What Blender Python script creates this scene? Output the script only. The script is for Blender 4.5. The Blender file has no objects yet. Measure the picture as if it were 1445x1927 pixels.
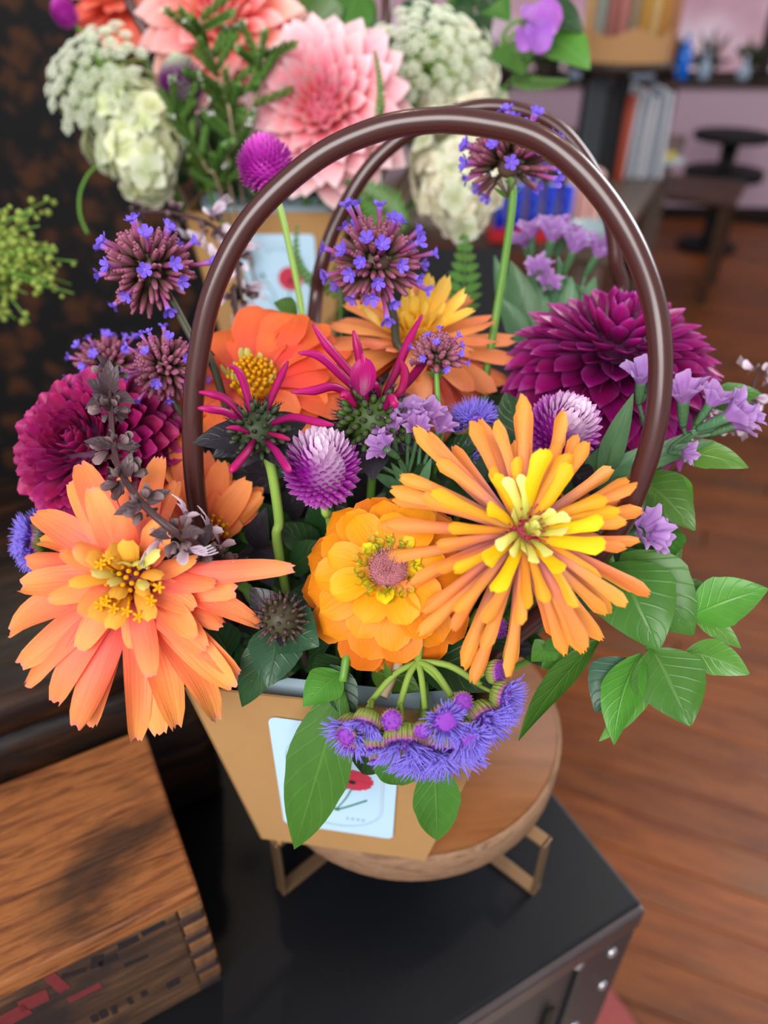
import bpy, bmesh, math, random
import numpy as np
from mathutils import Vector, Matrix, Euler

R = random.Random(7)
S = bpy.context.scene
COL = S.collection
PI = math.pi

# ---------------------------------------------------------------- camera
F = 1402.0                     # focal length in pixels of the 1445x1927 frame
PITCH = math.radians(36)
CAM = Vector((0, 0, 1.25))
RIGHT = Vector((1, 0, 0))
FWD = Vector((0, math.cos(PITCH), -math.sin(PITCH)))
UP = Vector((0, math.sin(PITCH), math.cos(PITCH)))
cd = bpy.data.cameras.new('camera')
cd.sensor_fit = 'VERTICAL'; cd.sensor_height = 24.0; cd.lens = F / 1927 * 24.0
cd.clip_start = 0.02; cd.clip_end = 60
cd.dof.use_dof = True; cd.dof.focus_distance = 0.295
cd.dof.aperture_fstop = cd.lens / 5.0
cam = bpy.data.objects.new('camera', cd); COL.objects.link(cam)
cam.location = CAM; cam.rotation_euler = (PI / 2 - PITCH, 0, 0)
S.camera = cam

# ---------------------------------------------------------------- light
S.view_settings.view_transform = 'Standard'; S.view_settings.look = 'None'
S.view_settings.gamma = 1.0; S.view_settings.use_curve_mapping = False
S.view_settings.exposure = 0.6
S.cycles.max_bounces = 5; S.cycles.diffuse_bounces = 3; S.cycles.glossy_bounces = 2; S.cycles.transmission_bounces = 3; S.cycles.use_adaptive_sampling = True; S.cycles.adaptive_threshold = 0.03
w = bpy.data.worlds.new('world'); S.world = w; w.use_nodes = True
w.node_tree.nodes['Background'].inputs[0].default_value = (0.92, 0.95, 1.0, 1)
w.node_tree.nodes['Background'].inputs[1].default_value = 0.33

def lamp(name, kind, loc, target, energy, color, size=1.0, size_y=None):
    l = bpy.data.lights.new(name, kind); l.energy = energy; l.color = color
    if kind == 'AREA':
        l.shape = 'RECTANGLE'; l.size = size; l.size_y = size_y or size
    elif kind == 'POINT':
        l.shadow_soft_size = size
    o = bpy.data.objects.new(name, l); COL.objects.link(o); o.location = loc
    if target is not None:
        o.rotation_euler = (Vector(target) - Vector(loc)).to_track_quat('-Z', 'Y').to_euler()
    return o
lamp('shopfront_window_light', 'AREA', (-0.7, -1.9, 2.5), (0, .4, 1.0), 82, (1.0, 0.98, 0.96), 2.2, 1.6)
lamp('side_window_light', 'AREA', (2.3, 1.6, 2.4), (0.1, .45, 1.05), 13, (0.95, 0.97, 1.0), 1.6, 1.2).data.spread = math.radians(80)
lamp('ceiling_and_fill_light', 'POINT', (0.9, 0.9, 2.7), None, 9, (1.0, 0.8, 0.55), 0.04)
lamp('ceiling_and_fill_light', 'POINT', (-0.3, 1.4, 2.7), None, 9, (1.0, 0.8, 0.55), 0.04)

lamp('ceiling_and_fill_light', 'POINT', (2.3, 3.6, 2.4), None, 22, (1.0, 0.93, 0.9), 0.12)  # added fill light that brightens the pink back wall, no actual lamp there
# ---------------------------------------------------------------- pixel helpers
def W(px, py, d):
    return CAM + RIGHT * ((px - 722.5) / F * d) - UP * ((py - 963.5) / F * d) + FWD * d
def N(x, y, z):
    return (RIGHT * x + UP * y - FWD * z).normalized()
def frame(n, hint=None):
    n = Vector(n).normalized(); h = Vector(hint) if hint else Vector(UP)
    x = h.cross(n)
    if x.length < 1e-4: x = RIGHT.cross(n)
    x.normalize(); y = n.cross(x)
    return x, y, n
def mat3(x, y, z, loc=(0, 0, 0)):
    m = Matrix((x, y, z)).transposed().to_4x4(); m.translation = Vector(loc); return m

# ---------------------------------------------------------------- materials
def lin(h):
    if not isinstance(h, str): return h
    h = h.lstrip('#'); c = [int(h[i:i + 2], 16) / 255 for i in (0, 2, 4)]
    return tuple(x / 12.92 if x <= .04045 else ((x + .055) / 1.055) ** 2.4 for x in c) + (1,)
class NT:
    def __init__(s, name):
        s.m = bpy.data.materials.new(name); s.m.use_nodes = True
        s.t = s.m.node_tree; s.t.nodes.clear()
        s.out = s.t.nodes.new('ShaderNodeOutputMaterial')
    def n(s, typ, **k):
        nd = s.t.nodes.new(typ)
        for a, v in k.items():
            if a.startswith('i_'):
                nd.inputs[a[2:].replace('_', ' ')].default_value = v
            else: setattr(nd, a, v)
        return nd
    def l(s, a, b): s.t.links.new(a, b)
    def math(s, op, a, b=None, clamp=False):
        nd = s.n('ShaderNodeMath', operation=op, use_clamp=clamp)
        for i, v in enumerate((a, b)):
            if v is None: continue
            if isinstance(v, (int, float)): nd.inputs[i].default_value = v
            else: s.l(v, nd.inputs[i])
        return nd.outputs[0]
    def mix(s, f, a, b, blend='MIX'):
        nd = s.n('ShaderNodeMix', data_type='RGBA', blend_type=blend)
        for k, v in ((0, f), (6, a), (7, b)):
            if isinstance(v, (int, float)): nd.inputs[k].default_value = v
            elif isinstance(v, (tuple, str)): nd.inputs[k].default_value = lin(v)
            else: s.l(v, nd.inputs[k])
        return nd.outputs[2]
    def ramp(s, f, stops, interp='LINEAR'):
        nd = s.n('ShaderNodeValToRGB'); nd.color_ramp.interpolation = interp
        e = nd.color_ramp.elements
        while len(e) < len(stops): e.new(0.5)
        for q, (p, c) in zip(e, stops): q.position = p; q.color = lin(c)
        if not isinstance(f, (int, float)): s.l(f, nd.inputs[0])
        return nd.outputs[0]
    def finish(s, col, rough=.5, spec=.4, trans=0, bump=None, bstr=.2, bdist=.001, metal=0, coat=0, sheen=0, sss=0):
        p = s.n('ShaderNodeBsdfPrincipled')
        if isinstance(col, (tuple, str)): p.inputs['Base Color'].default_value = lin(col)
        else: s.l(col, p.inputs['Base Color'])
        if isinstance(rough, (int, float)): p.inputs['Roughness'].default_value = rough
        else: s.l(rough, p.inputs['Roughness'])
        p.inputs['Specular IOR Level'].default_value = spec
        p.inputs['Metallic'].default_value = metal
        p.inputs['Coat Weight'].default_value = coat
        p.inputs['Sheen Weight'].default_value = sheen
        b = None
        if bump is not None:
            b = s.n('ShaderNodeBump'); b.inputs['Strength'].default_value = bstr; b.inputs['Distance'].default_value = bdist
            s.l(bump, b.inputs['Height']); s.l(b.outputs[0], p.inputs['Normal'])
        last = p.outputs[0]
        if trans:
            t = s.n('ShaderNodeBsdfTranslucent')
            if isinstance(col, (tuple, str)): t.inputs[0].default_value = lin(col)
            else: s.l(col, t.inputs[0])
            mx = s.n('ShaderNodeMixShader'); mx.inputs[0].default_value = trans
            s.l(last, mx.inputs[1]); s.l(t.outputs[0], mx.inputs[2]); last = mx.outputs[0]
        s.l(last, s.out.inputs[0]); return s.m

def m_petal(name, stops, edge=None, edge_amt=0, streak=.12, rough=.5, spec=.3, trans=.28, var=.1, hue=.012, fine=14):
    t = NT(name)
    uv = t.n('ShaderNodeUVMap'); sp = t.n('ShaderNodeSeparateXYZ'); t.l(uv.outputs[0], sp.inputs[0])
    oi = t.n('ShaderNodeObjectInfo'); rnd = oi.outputs['Random']
    cb = t.n('ShaderNodeCombineXYZ')
    t.l(t.math('MULTIPLY', sp.outputs[0], fine), cb.inputs[0])
    t.l(t.math('MULTIPLY', sp.outputs[1], 1.6), cb.inputs[1])
    t.l(t.math('MULTIPLY', rnd, 37.0), cb.inputs[2])
    nz = t.n('ShaderNodeTexNoise'); nz.inputs['Scale'].default_value = 1.0; nz.inputs['Detail'].default_value = 3
    t.l(cb.outputs[0], nz.inputs['Vector'])
    d = t.math('MULTIPLY', t.math('SUBTRACT', nz.outputs[0], .5), streak * 2)
    f = t.math('ADD', sp.outputs[1], d, True)
    c = t.ramp(f, stops)
    if edge:
        e = t.math('ABSOLUTE', t.math('SUBTRACT', t.math('MULTIPLY', sp.outputs[0], 2.0), 1.0))
        e = t.math('MULTIPLY', t.math('POWER', e, 3.0), edge_amt)
        c = t.mix(e, c, edge)
    h = t.n('ShaderNodeHueSaturation')
    t.l(t.math('ADD', t.math('MULTIPLY', t.math('SUBTRACT', rnd, .5), hue * 2), .5), h.inputs['Hue'])
    v = t.math('ADD', t.math('MULTIPLY', t.math('SUBTRACT', t.math('FRACT', t.math('MULTIPLY', rnd, 7.31)), .5), var * 2), 1.0)
    v = t.math('ADD', v, t.math('MULTIPLY', d, .9))
    t.l(v, h.inputs['Value']); t.l(c, h.inputs['Color'])
    return t.finish(h.outputs[0], rough, spec, trans, nz.outputs[0], .5, .0006)

def m_leaf(name, col, vein, dark=None, rough=.38, trans=.25, veins=7, vamt=.3, var=.12):
    t = NT(name)
    uv = t.n('ShaderNodeUVMap'); sp = t.n('ShaderNodeSeparateXYZ'); t.l(uv.outputs[0], sp.inputs[0])
    oi = t.n('ShaderNodeObjectInfo'); rnd = oi.outputs['Random']
    a = t.math('ABSOLUTE', t.math('SUBTRACT', sp.outputs[0], .5))
    mid = t.math('SUBTRACT', 1.0, t.math('MULTIPLY', a, 30.0), True)
    ph = t.math('SUBTRACT', t.math('MULTIPLY', sp.outputs[1], float(veins)), t.math('MULTIPLY', a, veins * .55))
    fr = t.math('ABSOLUTE', t.math('SUBTRACT', t.math('FRACT', ph), .5))
    side = t.math('SUBTRACT', 1.0, t.math('MULTIPLY', fr, 9.0), True)
    side = t.math('MULTIPLY', side, .3)
    vn = t.math('MAXIMUM', mid, side)
    nz = t.n('ShaderNodeTexNoise'); nz.inputs['Scale'].default_value = 4.0; nz.inputs['Detail'].default_value = 4
    cb = t.n('ShaderNodeCombineXYZ'); t.l(sp.outputs[0], cb.inputs[0]); t.l(sp.outputs[1], cb.inputs[1]); t.l(t.math('MULTIPLY', rnd, 31.0), cb.inputs[2])
    t.l(cb.outputs[0], nz.inputs['Vector'])
    c = t.mix(nz.outputs[0], dark or col, col)
    c = t.mix(t.math('MULTIPLY', vn, vamt), c, vein)
    h = t.n('ShaderNodeHueSaturation')
    t.l(t.math('ADD', t.math('MULTIPLY', t.math('SUBTRACT', rnd, .5), .03), .5), h.inputs['Hue'])
    t.l(t.math('ADD', t.math('MULTIPLY', t.math('SUBTRACT', rnd, .5), var * 2), 1.0), h.inputs['Value'])
    t.l(c, h.inputs['Color'])
    bh = t.math('SUBTRACT', t.math('MULTIPLY', nz.outputs[0], .4), vn)
    return t.finish(h.outputs[0], rough, .45, trans, bh, .5, .0008)

def m_plain(name, col, rough=.5, spec=.4, trans=0, noise=0, nscale=60, metal=0, coat=0, bump=0, col2=None, var=0):
    t = NT(name); c = lin(col)
    tc = t.n('ShaderNodeTexCoord'); nz = t.n('ShaderNodeTexNoise'); nz.inputs['Scale'].default_value = nscale; nz.inputs['Detail'].default_value = 5
    t.l(tc.outputs['Object'], nz.inputs['Vector'])
    if col2: c = t.mix(nz.outputs[0], col, col2)
    elif noise:
        h = t.n('ShaderNodeHueSaturation'); h.inputs['Color'].default_value = c
        t.l(t.math('ADD', t.math('MULTIPLY', t.math('SUBTRACT', nz.outputs[0], .5), noise * 2), 1.0), h.inputs['Value']); c = h.outputs[0]
    if var:
        h = t.n('ShaderNodeHueSaturation')
        if isinstance(c, tuple): h.inputs['Color'].default_value = c
        else: t.l(c, h.inputs['Color'])
        oi = t.n('ShaderNodeObjectInfo')
        t.l(t.math('ADD', t.math('MULTIPLY', t.math('SUBTRACT', oi.outputs['Random'], .5), var * 2), 1.0), h.inputs['Value']); c = h.outputs[0]
    return t.finish(c, rough, spec, trans, nz.outputs[0] if bump else None, bump, .001, metal, coat)

def m_uv(name, stops, axis=1, rough=.5, trans=.15, spec=.3, noise=0.0, nscale=300):
    t = NT(name); uv = t.n('ShaderNodeUVMap'); sp = t.n('ShaderNodeSeparateXYZ'); t.l(uv.outputs[0], sp.inputs[0])
    f = sp.outputs[axis]
    if noise:
        tc = t.n('ShaderNodeTexCoord'); nz = t.n('ShaderNodeTexNoise'); nz.inputs['Scale'].default_value = nscale
        t.l(tc.outputs['Object'], nz.inputs['Vector'])
        f = t.math('ADD', f, t.math('MULTIPLY', t.math('SUBTRACT', nz.outputs[0], .5), noise * 2), True)
    return t.finish(t.ramp(f, stops), rough, spec, trans)

def m_wood(name, stops, grain=(4, 60, 60), dirt=None, rough=.5, spec=.4, var=.1, bstr=.4, dscale=6, dlo=.55, dhi=.7, coat=0, sc=1.0):
    """grain runs along local X"""
    t = NT(name); tc = t.n('ShaderNodeTexCoord'); oi = t.n('ShaderNodeObjectInfo')
    mp = t.n('ShaderNodeMapping'); mp.inputs['Scale'].default_value = grain
    t.l(tc.outputs['Object'], mp.inputs['Vector'])
    ad = t.n('ShaderNodeVectorMath', operation='ADD'); t.l(mp.outputs[0], ad.inputs[0])
    cb = t.n('ShaderNodeCombineXYZ'); t.l(t.math('MULTIPLY', oi.outputs['Random'], 50.0), cb.inputs[0]); t.l(t.math('MULTIPLY', oi.outputs['Random'], 33.0), cb.inputs[1])
    t.l(cb.outputs[0], ad.inputs[1])
    nz = t.n('ShaderNodeTexNoise'); nz.inputs['Scale'].default_value = 1.0; nz.inputs['Detail'].default_value = 7; nz.inputs['Roughness'].default_value = .65
    nz.inputs['Distortion'].default_value = .6
    t.l(ad.outputs[0], nz.inputs['Vector'])
    c = t.ramp(nz.outputs[0], stops)
    if dirt:
        dz = t.n('ShaderNodeTexNoise'); dz.inputs['Scale'].default_value = dscale; dz.inputs['Detail'].default_value = 6
        mp2 = t.n('ShaderNodeMapping'); mp2.inputs['Scale'].default_value = (.6, 1, 1); t.l(tc.outputs['Object'], mp2.inputs['Vector']); t.l(mp2.outputs[0], dz.inputs['Vector'])
        c = t.mix(t.math('MULTIPLY', t.ramp(dz.outputs[0], [(dlo, (0, 0, 0, 1)), (dhi, (1, 1, 1, 1))]), .8), c, dirt)
    h = t.n('ShaderNodeHueSaturation'); t.l(c, h.inputs['Color'])
    t.l(t.math('ADD', t.math('MULTIPLY', t.math('SUBTRACT', oi.outputs['Random'], .5), var * 2), 1.0), h.inputs['Value'])
    return t.finish(h.outputs[0], rough, spec, 0, nz.outputs[0], bstr, .002, 0, coat)

# ---------------------------------------------------------------- mesh building
class MB:
    def __init__(s): s.v = []; s.f = []; s.uv = []; s.mi = []; s.n = 0; s.sm = True
    def add(s, V, Fc, UV=None, mi=0, M=None):
        V = np.asarray(V, float)
        if M is not None:
            A = np.array(M); V = V @ A[:3, :3].T + A[:3, 3]
        s.v.append(V); o = s.n; s.n += len(V)
        s.f += [tuple(i + o for i in q) for q in Fc]; s.mi += [mi] * len(Fc)
        s.uv.append(np.zeros((len(V), 2)) if UV is None else np.asarray(UV, float))
        return s
    def grid(s, P, UV, mi=0, M=None, wrap=False):
        n, m = P.shape[:2]; Fc = []
        for i in range(n - 1):
            for j in range(m if wrap else m - 1):
                k = (j + 1) % m
                Fc.append((i * m + j, i * m + k, (i + 1) * m + k, (i + 1) * m + j))
        return s.add(P.reshape(-1, 3), Fc, UV.reshape(-1, 2), mi, M)
    def box(s, sx, sy, sz, M=None, bev=0, mi=0):
        bm = bmesh.new(); bmesh.ops.create_cube(bm, size=1)
        for v in bm.verts: v.co = Vector((v.co.x * sx, v.co.y * sy, v.co.z * sz))
        if bev: bmesh.ops.bevel(bm, geom=bm.edges[:], offset=bev, segments=2, affect='EDGES', profile=.5)
        bm.verts.index_update()
        V = [v.co[:] for v in bm.verts]; Fc = [[v.index for v in f.verts] for f in bm.faces]; bm.free()
        return s.add(V, Fc, None, mi, M)
    def lathe(s, prof, k=24, M=None, mi=0, cap=True):
        P = np.zeros((len(prof), k, 3)); UV = np.zeros((len(prof), k, 2))
        for i, (r, z) in enumerate(prof):
            for j in range(k):
                a = 2 * PI * j / k; P[i, j] = (r * math.cos(a), r * math.sin(a), z); UV[i, j] = (j / k, i / max(1, len(prof) - 1))
        s.grid(P, UV, mi, M, True)
        if cap:
            o = s.n - len(prof) * k
            s.f.append(tuple(range(o + k - 1, o - 1, -1))); s.mi.append(mi)
            o2 = s.n - k; s.f.append(tuple(range(o2, o2 + k))); s.mi.append(mi)
        return s
    def tube(s, pts, rad, k=8, seg=6, mi=0, smooth=True, M=None, vr=(0, 1)):
        pts = [Vector(p) for p in pts]
        n = len(pts)
        rads = [rad] * n if isinstance(rad, (int, float)) else list(rad)
        if smooth and n > 2:
            q, rr = [], []
            for i in range(n - 1):
                p0 = pts[max(i - 1, 0)]; p1 = pts[i]; p2 = pts[i + 1]; p3 = pts[min(i + 2, n - 1)]
                for j in range(seg):
                    u = j / seg
                    q.append(.5 * ((2 * p1) + (p2 - p0) * u + (2 * p0 - 5 * p1 + 4 * p2 - p3) * u * u + (3 * p1 - p0 - 3 * p2 + p3) * u ** 3))
                    rr.append(rads[i] + (rads[i + 1] - rads[i]) * u)
            q.append(pts[-1]); rr.append(rads[-1]); pts, rads = q, rr
        n = len(pts); P = np.zeros((n, k, 3)); UV = np.zeros((n, k, 2))
        nrm = None
        for i in range(n):
            tg = (pts[min(i + 1, n - 1)] - pts[max(i - 1, 0)]).normalized()
            if nrm is None:
                nrm = tg.cross(Vector((0, 0, 1)))
                if nrm.length < .05: nrm = tg.cross(Vector((1, 0, 0)))
            nrm = (nrm - tg * nrm.dot(tg)).normalized(); b = tg.cross(nrm)
            for j in range(k):
                a = 2 * PI * j / k
                P[i, j] = pts[i] + (nrm * math.cos(a) + b * math.sin(a)) * rads[i]
                UV[i, j] = (j / k, vr[0] + (vr[1] - vr[0]) * i / (n - 1))
        s.grid(P, UV, mi, M, True)
        o = s.n - n * k
        s.f.append(tuple(range(o + k - 1, o - 1, -1))); s.mi.append(mi)
        o2 = s.n - k; s.f.append(tuple(range(o2, o2 + k))); s.mi.append(mi)
        return s
    def ball(s, c, r, k=8, h=5, mi=0, sq=1.0, v0=None):
        P = np.zeros((h + 1, k, 3)); UV = np.zeros((h + 1, k, 2))
        for i in range(h + 1):
            ph = PI * i / h
            for j in range(k):
                a = 2 * PI * j / k
                P[i, j] = (c[0] + r * math.sin(ph) * math.cos(a), c[1] + r * math.sin(ph) * math.sin(a), c[2] - r * sq * math.cos(ph)); UV[i, j] = (j / k, i / h if v0 is None else v0)
        return s.grid(P, UV, mi, None, True)
    def mesh(s, name, mats, smooth=True):
        me = bpy.data.meshes.new(name)
        V = np.concatenate(s.v) if s.v else np.zeros((0, 3))
        me.from_pydata(V.tolist(), [], s.f)
        for m in (mats if isinstance(mats, (list, tuple)) else [mats]): me.materials.append(m)
        me.polygons.foreach_set('material_index', s.mi)
        if smooth: me.polygons.foreach_set('use_smooth', [True] * len(s.f))
        uvl = me.uv_layers.new(name='UVMap'); UV = np.concatenate(s.uv)
        idx = np.zeros(len(me.loops), int); me.loops.foreach_get('vertex_index', idx)
        uvl.data.foreach_set('uv', UV[idx].ravel()); me.update(); return me

WM = {}
def put(name, me, parent=None, M=None, label=None, kind=None):
    o = bpy.data.objects.new(name, me); COL.objects.link(o)
    M = Matrix() if M is None else M
    if parent is not None:
        o.parent = parent; o.matrix_basis = WM[parent.name].inverted() @ M
    else: o.matrix_basis = M
    WM[o.name] = M.copy()
    if label: o['label'] = label
    if kind: o['kind'] = kind
    return o
def thing(name, label, cat, loc=(0, 0, 0), group=None, M=None):
    M = Matrix.Translation(Vector(loc)) if M is None else M
    o = bpy.data.objects.new(name, None); COL.objects.link(o); o.empty_display_size = .01
    o.matrix_basis = M; WM[o.name] = M.copy()
    o['label'] = label; o['category'] = cat
    if group: o['group'] = group
    return o
def tag(o, label, cat, group=None):
    o['label'] = label; o['category'] = cat
    if group: o['group'] = group
    return o
def flat_put(name, mb, mat, parent=None, M=None, smooth=False, **k):
    return put(name, mb.mesh(name, mat, smooth), parent, M, **k)

# petal / leaf surfaces -------------------------------------------------
def prof_oval(t): return (math.sin(PI * min(1, t ** .8 * .96 + .04)) ** .65)
def prof_leaf(t): return math.sin(PI * min(1, t ** .85)) ** .95 * (1.08 if t < .5 else 1.0) + .03
def prof_zin(t): return (.34 + .66 * min(1, t / .62) ** 1.1) * (1 - max(0, (t - .8) / .2) ** 2.6 * .55)
def prof_cactus(t): return (.62 + .16 * t + (.34 * max(0, (t - .68) / .32) ** 1.3)) * math.sqrt(max(.12, 1 - max(0, (t - .84) / .16) ** 2.6))
def prof_round(t): return (.28 + .72 * min(1, t / .6) ** .95) * math.sqrt(max(.02, 1 - max(0, (t - .68) / .32) ** 2.4))
def prof_coral(t): return (.3 + .7 * math.sin(PI * min(1, .12 + t * .78)) ** .8) * (1 - max(0, (t - .86) / .14) ** 2 * .35)
def prof_dahl(t): return (.42 + .58 * math.sin(PI * (.15 + .62 * t))) * (1 - max(0, (t - .55) / .45) ** 2.2 * .96)
def prof_ball(t): return (.5 + .5 * min(1, t / .6)) * (1 - max(0, (t - .72) / .28) ** 2.4 * .75)
def prof_wide(t): return (.25 + .75 * min(1, t / .55) ** .9) * (1 - max(0, (t - .75) / .25) ** 2.2 * .4)

def petal_grid(L, Wd, prof, bend, cup, n=9, m=5, notch=0, wave=0, sd=0, sway=0, twist=0):
    """along +X, width Y, face +Z.  bend/cup: numbers or functions of t"""
    r = random.Random(sd); P = np.zeros((n, m, 3)); UV = np.zeros((n, m, 2))
    x = z = 0.0; ph = r.random() * 6
    ends = [r.uniform(-1, 1) for _ in range(m)]
    for i in range(n):
        t = i / (n - 1)
        th = bend(t) if callable(bend) else bend * t
        if i:
            x += math.cos(th) * L / (n - 1); z += math.sin(th) * L / (n - 1)
        cu = cup(t) if callable(cup) else cup
        hw = Wd / 2 * prof(t)
        nx, nz = -math.sin(th), math.cos(th)
        tw = twist * t
        for j in range(m):
            sj = 2 * j / (m - 1) - 1
            a = sj * cu
            if abs(cu) > 1e-3: y = hw * math.sin(a) / cu; h = hw * (1 - math.cos(a)) / cu
            else: y = hw * sj; h = 0
            h += wave * Wd * math.sin(ph + t * 7 + sj * 3) * t
            if tw: y, h = y * math.cos(tw) - h * math.sin(tw), y * math.sin(tw) + h * math.cos(tw)
            ex = notch * L * ends[j] * max(0, (t - .7) / .3)
            P[i, j] = (x + nx * h + math.cos(th) * ex, y + sway * L * t * t, z + nz * h + math.sin(th) * ex); UV[i, j] = (j / (m - 1), t)
    return P, UV
def petal_mesh(name, mat, *a, **k):
    P, UV = petal_grid(*a, **k); return MB().grid(P, UV).mesh(name, mat)

def blade_grid(A, B, wid, prof, arch=.1, cup=.3, hint=None, roll=0, n=12, m=7, notch=0, wave=0, sd=0, side=0, tipcurl=0, twist=0):
    """strip from world A to world B, relative to A"""
    r = random.Random(sd); A = Vector(A); B = Vector(B); X = B - A; L = X.length; X.normalize()
    h = Vector(hint) if hint else (CAM - (A + B) / 2).normalized() * .8 + Vector((0, 0, .6))
    Z = (h - X * h.dot(X))
    if Z.length < 1e-4: Z = X.orthogonal()
    Z.normalize(); Y = Z.cross(X)
    if roll: q = Matrix.Rotation(roll, 3, X); Z = q @ Z; Y = q @ Y
    P = np.zeros((n, m, 3)); UV = np.zeros((n, m, 2)); ph = r.random() * 6
    ends = [r.uniform(-1, 1) for _ in range(m)]
    for i in range(n):
        t = i / (n - 1); hw = wid / 2 * prof(t)
        tc = max(0, (t - .75) / .25)
        c0 = X * (L * t) + Z * (arch * L * 4 * t * (1 - t) - tipcurl * L * tc * tc) + Y * (side * L * 4 * t * (1 - t))
        cu = cup(t) if callable(cup) else cup
        tw = twist * t
        for j in range(m):
            sj = 2 * j / (m - 1) - 1; a = sj * cu
            if abs(cu) > 1e-3: y = hw * math.sin(a) / cu; hh = hw * (1 - math.cos(a)) / cu
            else: y = hw * sj; hh = 0
            hh += wave * wid * math.sin(ph + t * 8 + sj * 2.5) * abs(sj)
            if tw: y, hh = y * math.cos(tw) - hh * math.sin(tw), y * math.sin(tw) + hh * math.cos(tw)
            ex = notch * L * ends[j] * max(0, (t - .75) / .25)
            P[i, j] = c0 + Y * y + Z * hh + X * ex; UV[i, j] = (j / (m - 1), t)
    return P, UV
def blade(name, parent, A, B, wid, mat, prof=prof_leaf, label=None, **k):
    P, UV = blade_grid(A, B, wid, prof, **k)
    return put(name, MB().grid(P, UV).mesh(name, mat), parent, Matrix.Translation(Vector(A)), label=label)
def leafp(parent, b, t, wpx, mat, name='leaf', **k):
    """leaf between two (px, py, depth) points, width in pixels at its mid depth"""
    return blade(name, parent, W(*b), W(*t), wpx / F * (b[2] + t[2]) / 2, mat, **k)
def stem(parent, pts, rad, mat, name='stem', k=7):
    return put(name, MB().tube([Vector(p) - Vector(pts[0]) for p in pts], rad, k, 5).mesh(name, mat), parent, Matrix.Translation(Vector(pts[0])))

# ================================================================ STRUCTURE
AX = math.radians(28.5)
BX = Vector((math.cos(AX), math.sin(AX), 0)); BY = Vector((-math.sin(AX), math.cos(AX), 0)); BZ = Vector((0, 0, 1))
def bmat(P, sx, sy, sz):
    """centre matrix of a box whose right-front-bottom corner is P, turned like the trunk"""
    return mat3(BX, BY, BZ, Vector(P) - BX * sx / 2 + BY * sy / 2 + BZ * sz / 2)

# ---- floor of single planks
mFloor = m_wood('floor_board_wood', [(.25, '#3a1a09'), (.45, '#6e360f'), (.6, '#824518'), (.8, '#4e240b')], (6, 60, 60), '#64452c', .42, .25, .2, .15, 3.0, .52, .72)
mSub = m_plain('dark_subfloor', '#1c0e07', .8)
fl = flat_put('floor', MB().box(9, 8, .04, Matrix.Translation((1.0, 2.6, -.036))), mSub, kind='structure')
fl['label'] = 'orange brown wooden plank floor'
fd = math.radians(-22); fx = Vector((math.cos(fd), math.sin(fd), 0)); fy = Vector((-math.sin(fd), math.cos(fd), 0))
pm = MB().box(1.796, .0785, .012, None, .0014).mesh('plank', mFloor, False)
cnt = 0
for row in range(-6, 62):
    off = R.uniform(0, 1.8)
    for kx in range(-2, 4):
        c = Vector((.3, .2, 0)) + fy * (row * .08) + fx * (kx * 1.8 + off - 1.0)
        if not (-.8 < c.x < 4.4 and -.3 < c.y < 5.2) or cnt >= 296: continue
        cnt += 1
        put('plank', pm, fl, mat3(fx, fy, BZ, c + Vector((0, 0, -.010 + R.uniform(-.0006, .0006)))))

# ---- back wall with ledge and windows
mPink = m_plain('dusty_pink_paint', '#c3a6b8', .7, .3, 0, .04, 3)
wr = math.radians(-3)
wx = Vector((math.cos(wr), math.sin(wr), 0)); wy = Vector((-math.sin(wr), math.cos(wr), 0))
WB = Vector((2.24, 4.83, 0))
def wallm(x, y, z): return mat3(wx, wy, BZ, WB + wx * x + wy * y + BZ * z)
wb = flat_put('wall_back', MB().box(6.4, .16, .71, wallm(-.3, .08, .355)), mPink, kind='structure'); wb['label'] = 'dusty pink low wall below the windows'
mDkWood = m_wood('dark_window_wood', [(.3, '#1d120c'), (.7, '#3b261a')], (2, 20, 20), None, .5)
mDarkSkirt = m_plain('dark_skirting_paint', '#20100b', .5)
flat_put('baseboard_back', MB().box(6.4, .02, .07, wallm(-.3, -.01, .035)), mDarkSkirt, kind='structure')
flat_put('trim_1', MB().box(6.4, .34, .03, wallm(-.3, .15, .726), .004), mDkWood, kind='structure')
t = NT('pink_window_daylight')
tc = t.n('ShaderNodeTexCoord'); nz = t.n('ShaderNodeTexNoise'); nz.inputs['Scale'].default_value = 3.0; t.l(tc.outputs['Object'], nz.inputs['Vector'])
em = t.n('ShaderNodeEmission'); em.inputs[1].default_value = .5
t.l(t.ramp(nz.outputs[0], [(.3, '#b98a9c'), (.5, '#cfa5b4'), (.7, '#e8d2e0')]), em.inputs[0]); t.l(em.outputs[0], t.out.inputs[0]); mPane = t.m
mFrame = m_plain('dark_window_frame_paint', '#241a17', .5)
wn = 0
for wxx in (-2.75, -2.15, -1.55, -.95, -.35, .25, .85):
    wn += 1
    wo = put('window_%d' % wn, MB().box(.56, .02, .62, None).mesh('window_pane', mPane, False), None, wallm(wxx, .22, 1.06), kind='structure')
    for (sx, sz, ox, oz) in ((.07, .72, -.3, 0), (.6, .06, 0, .34), (.6, .05, 0, -.31)):
        flat_put('window_frame', MB().box(sx, .06, sz, None, .006), mFrame, wo, wallm(wxx + ox, .19, 1.06 + oz))
flat_put('wall_upper_back', MB().box(6.4, .12, 1.5, wallm(-.3, .26, 2.16)), m_plain('dark_upper_wall_paint', '#2a2426', .7), kind='structure')
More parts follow.
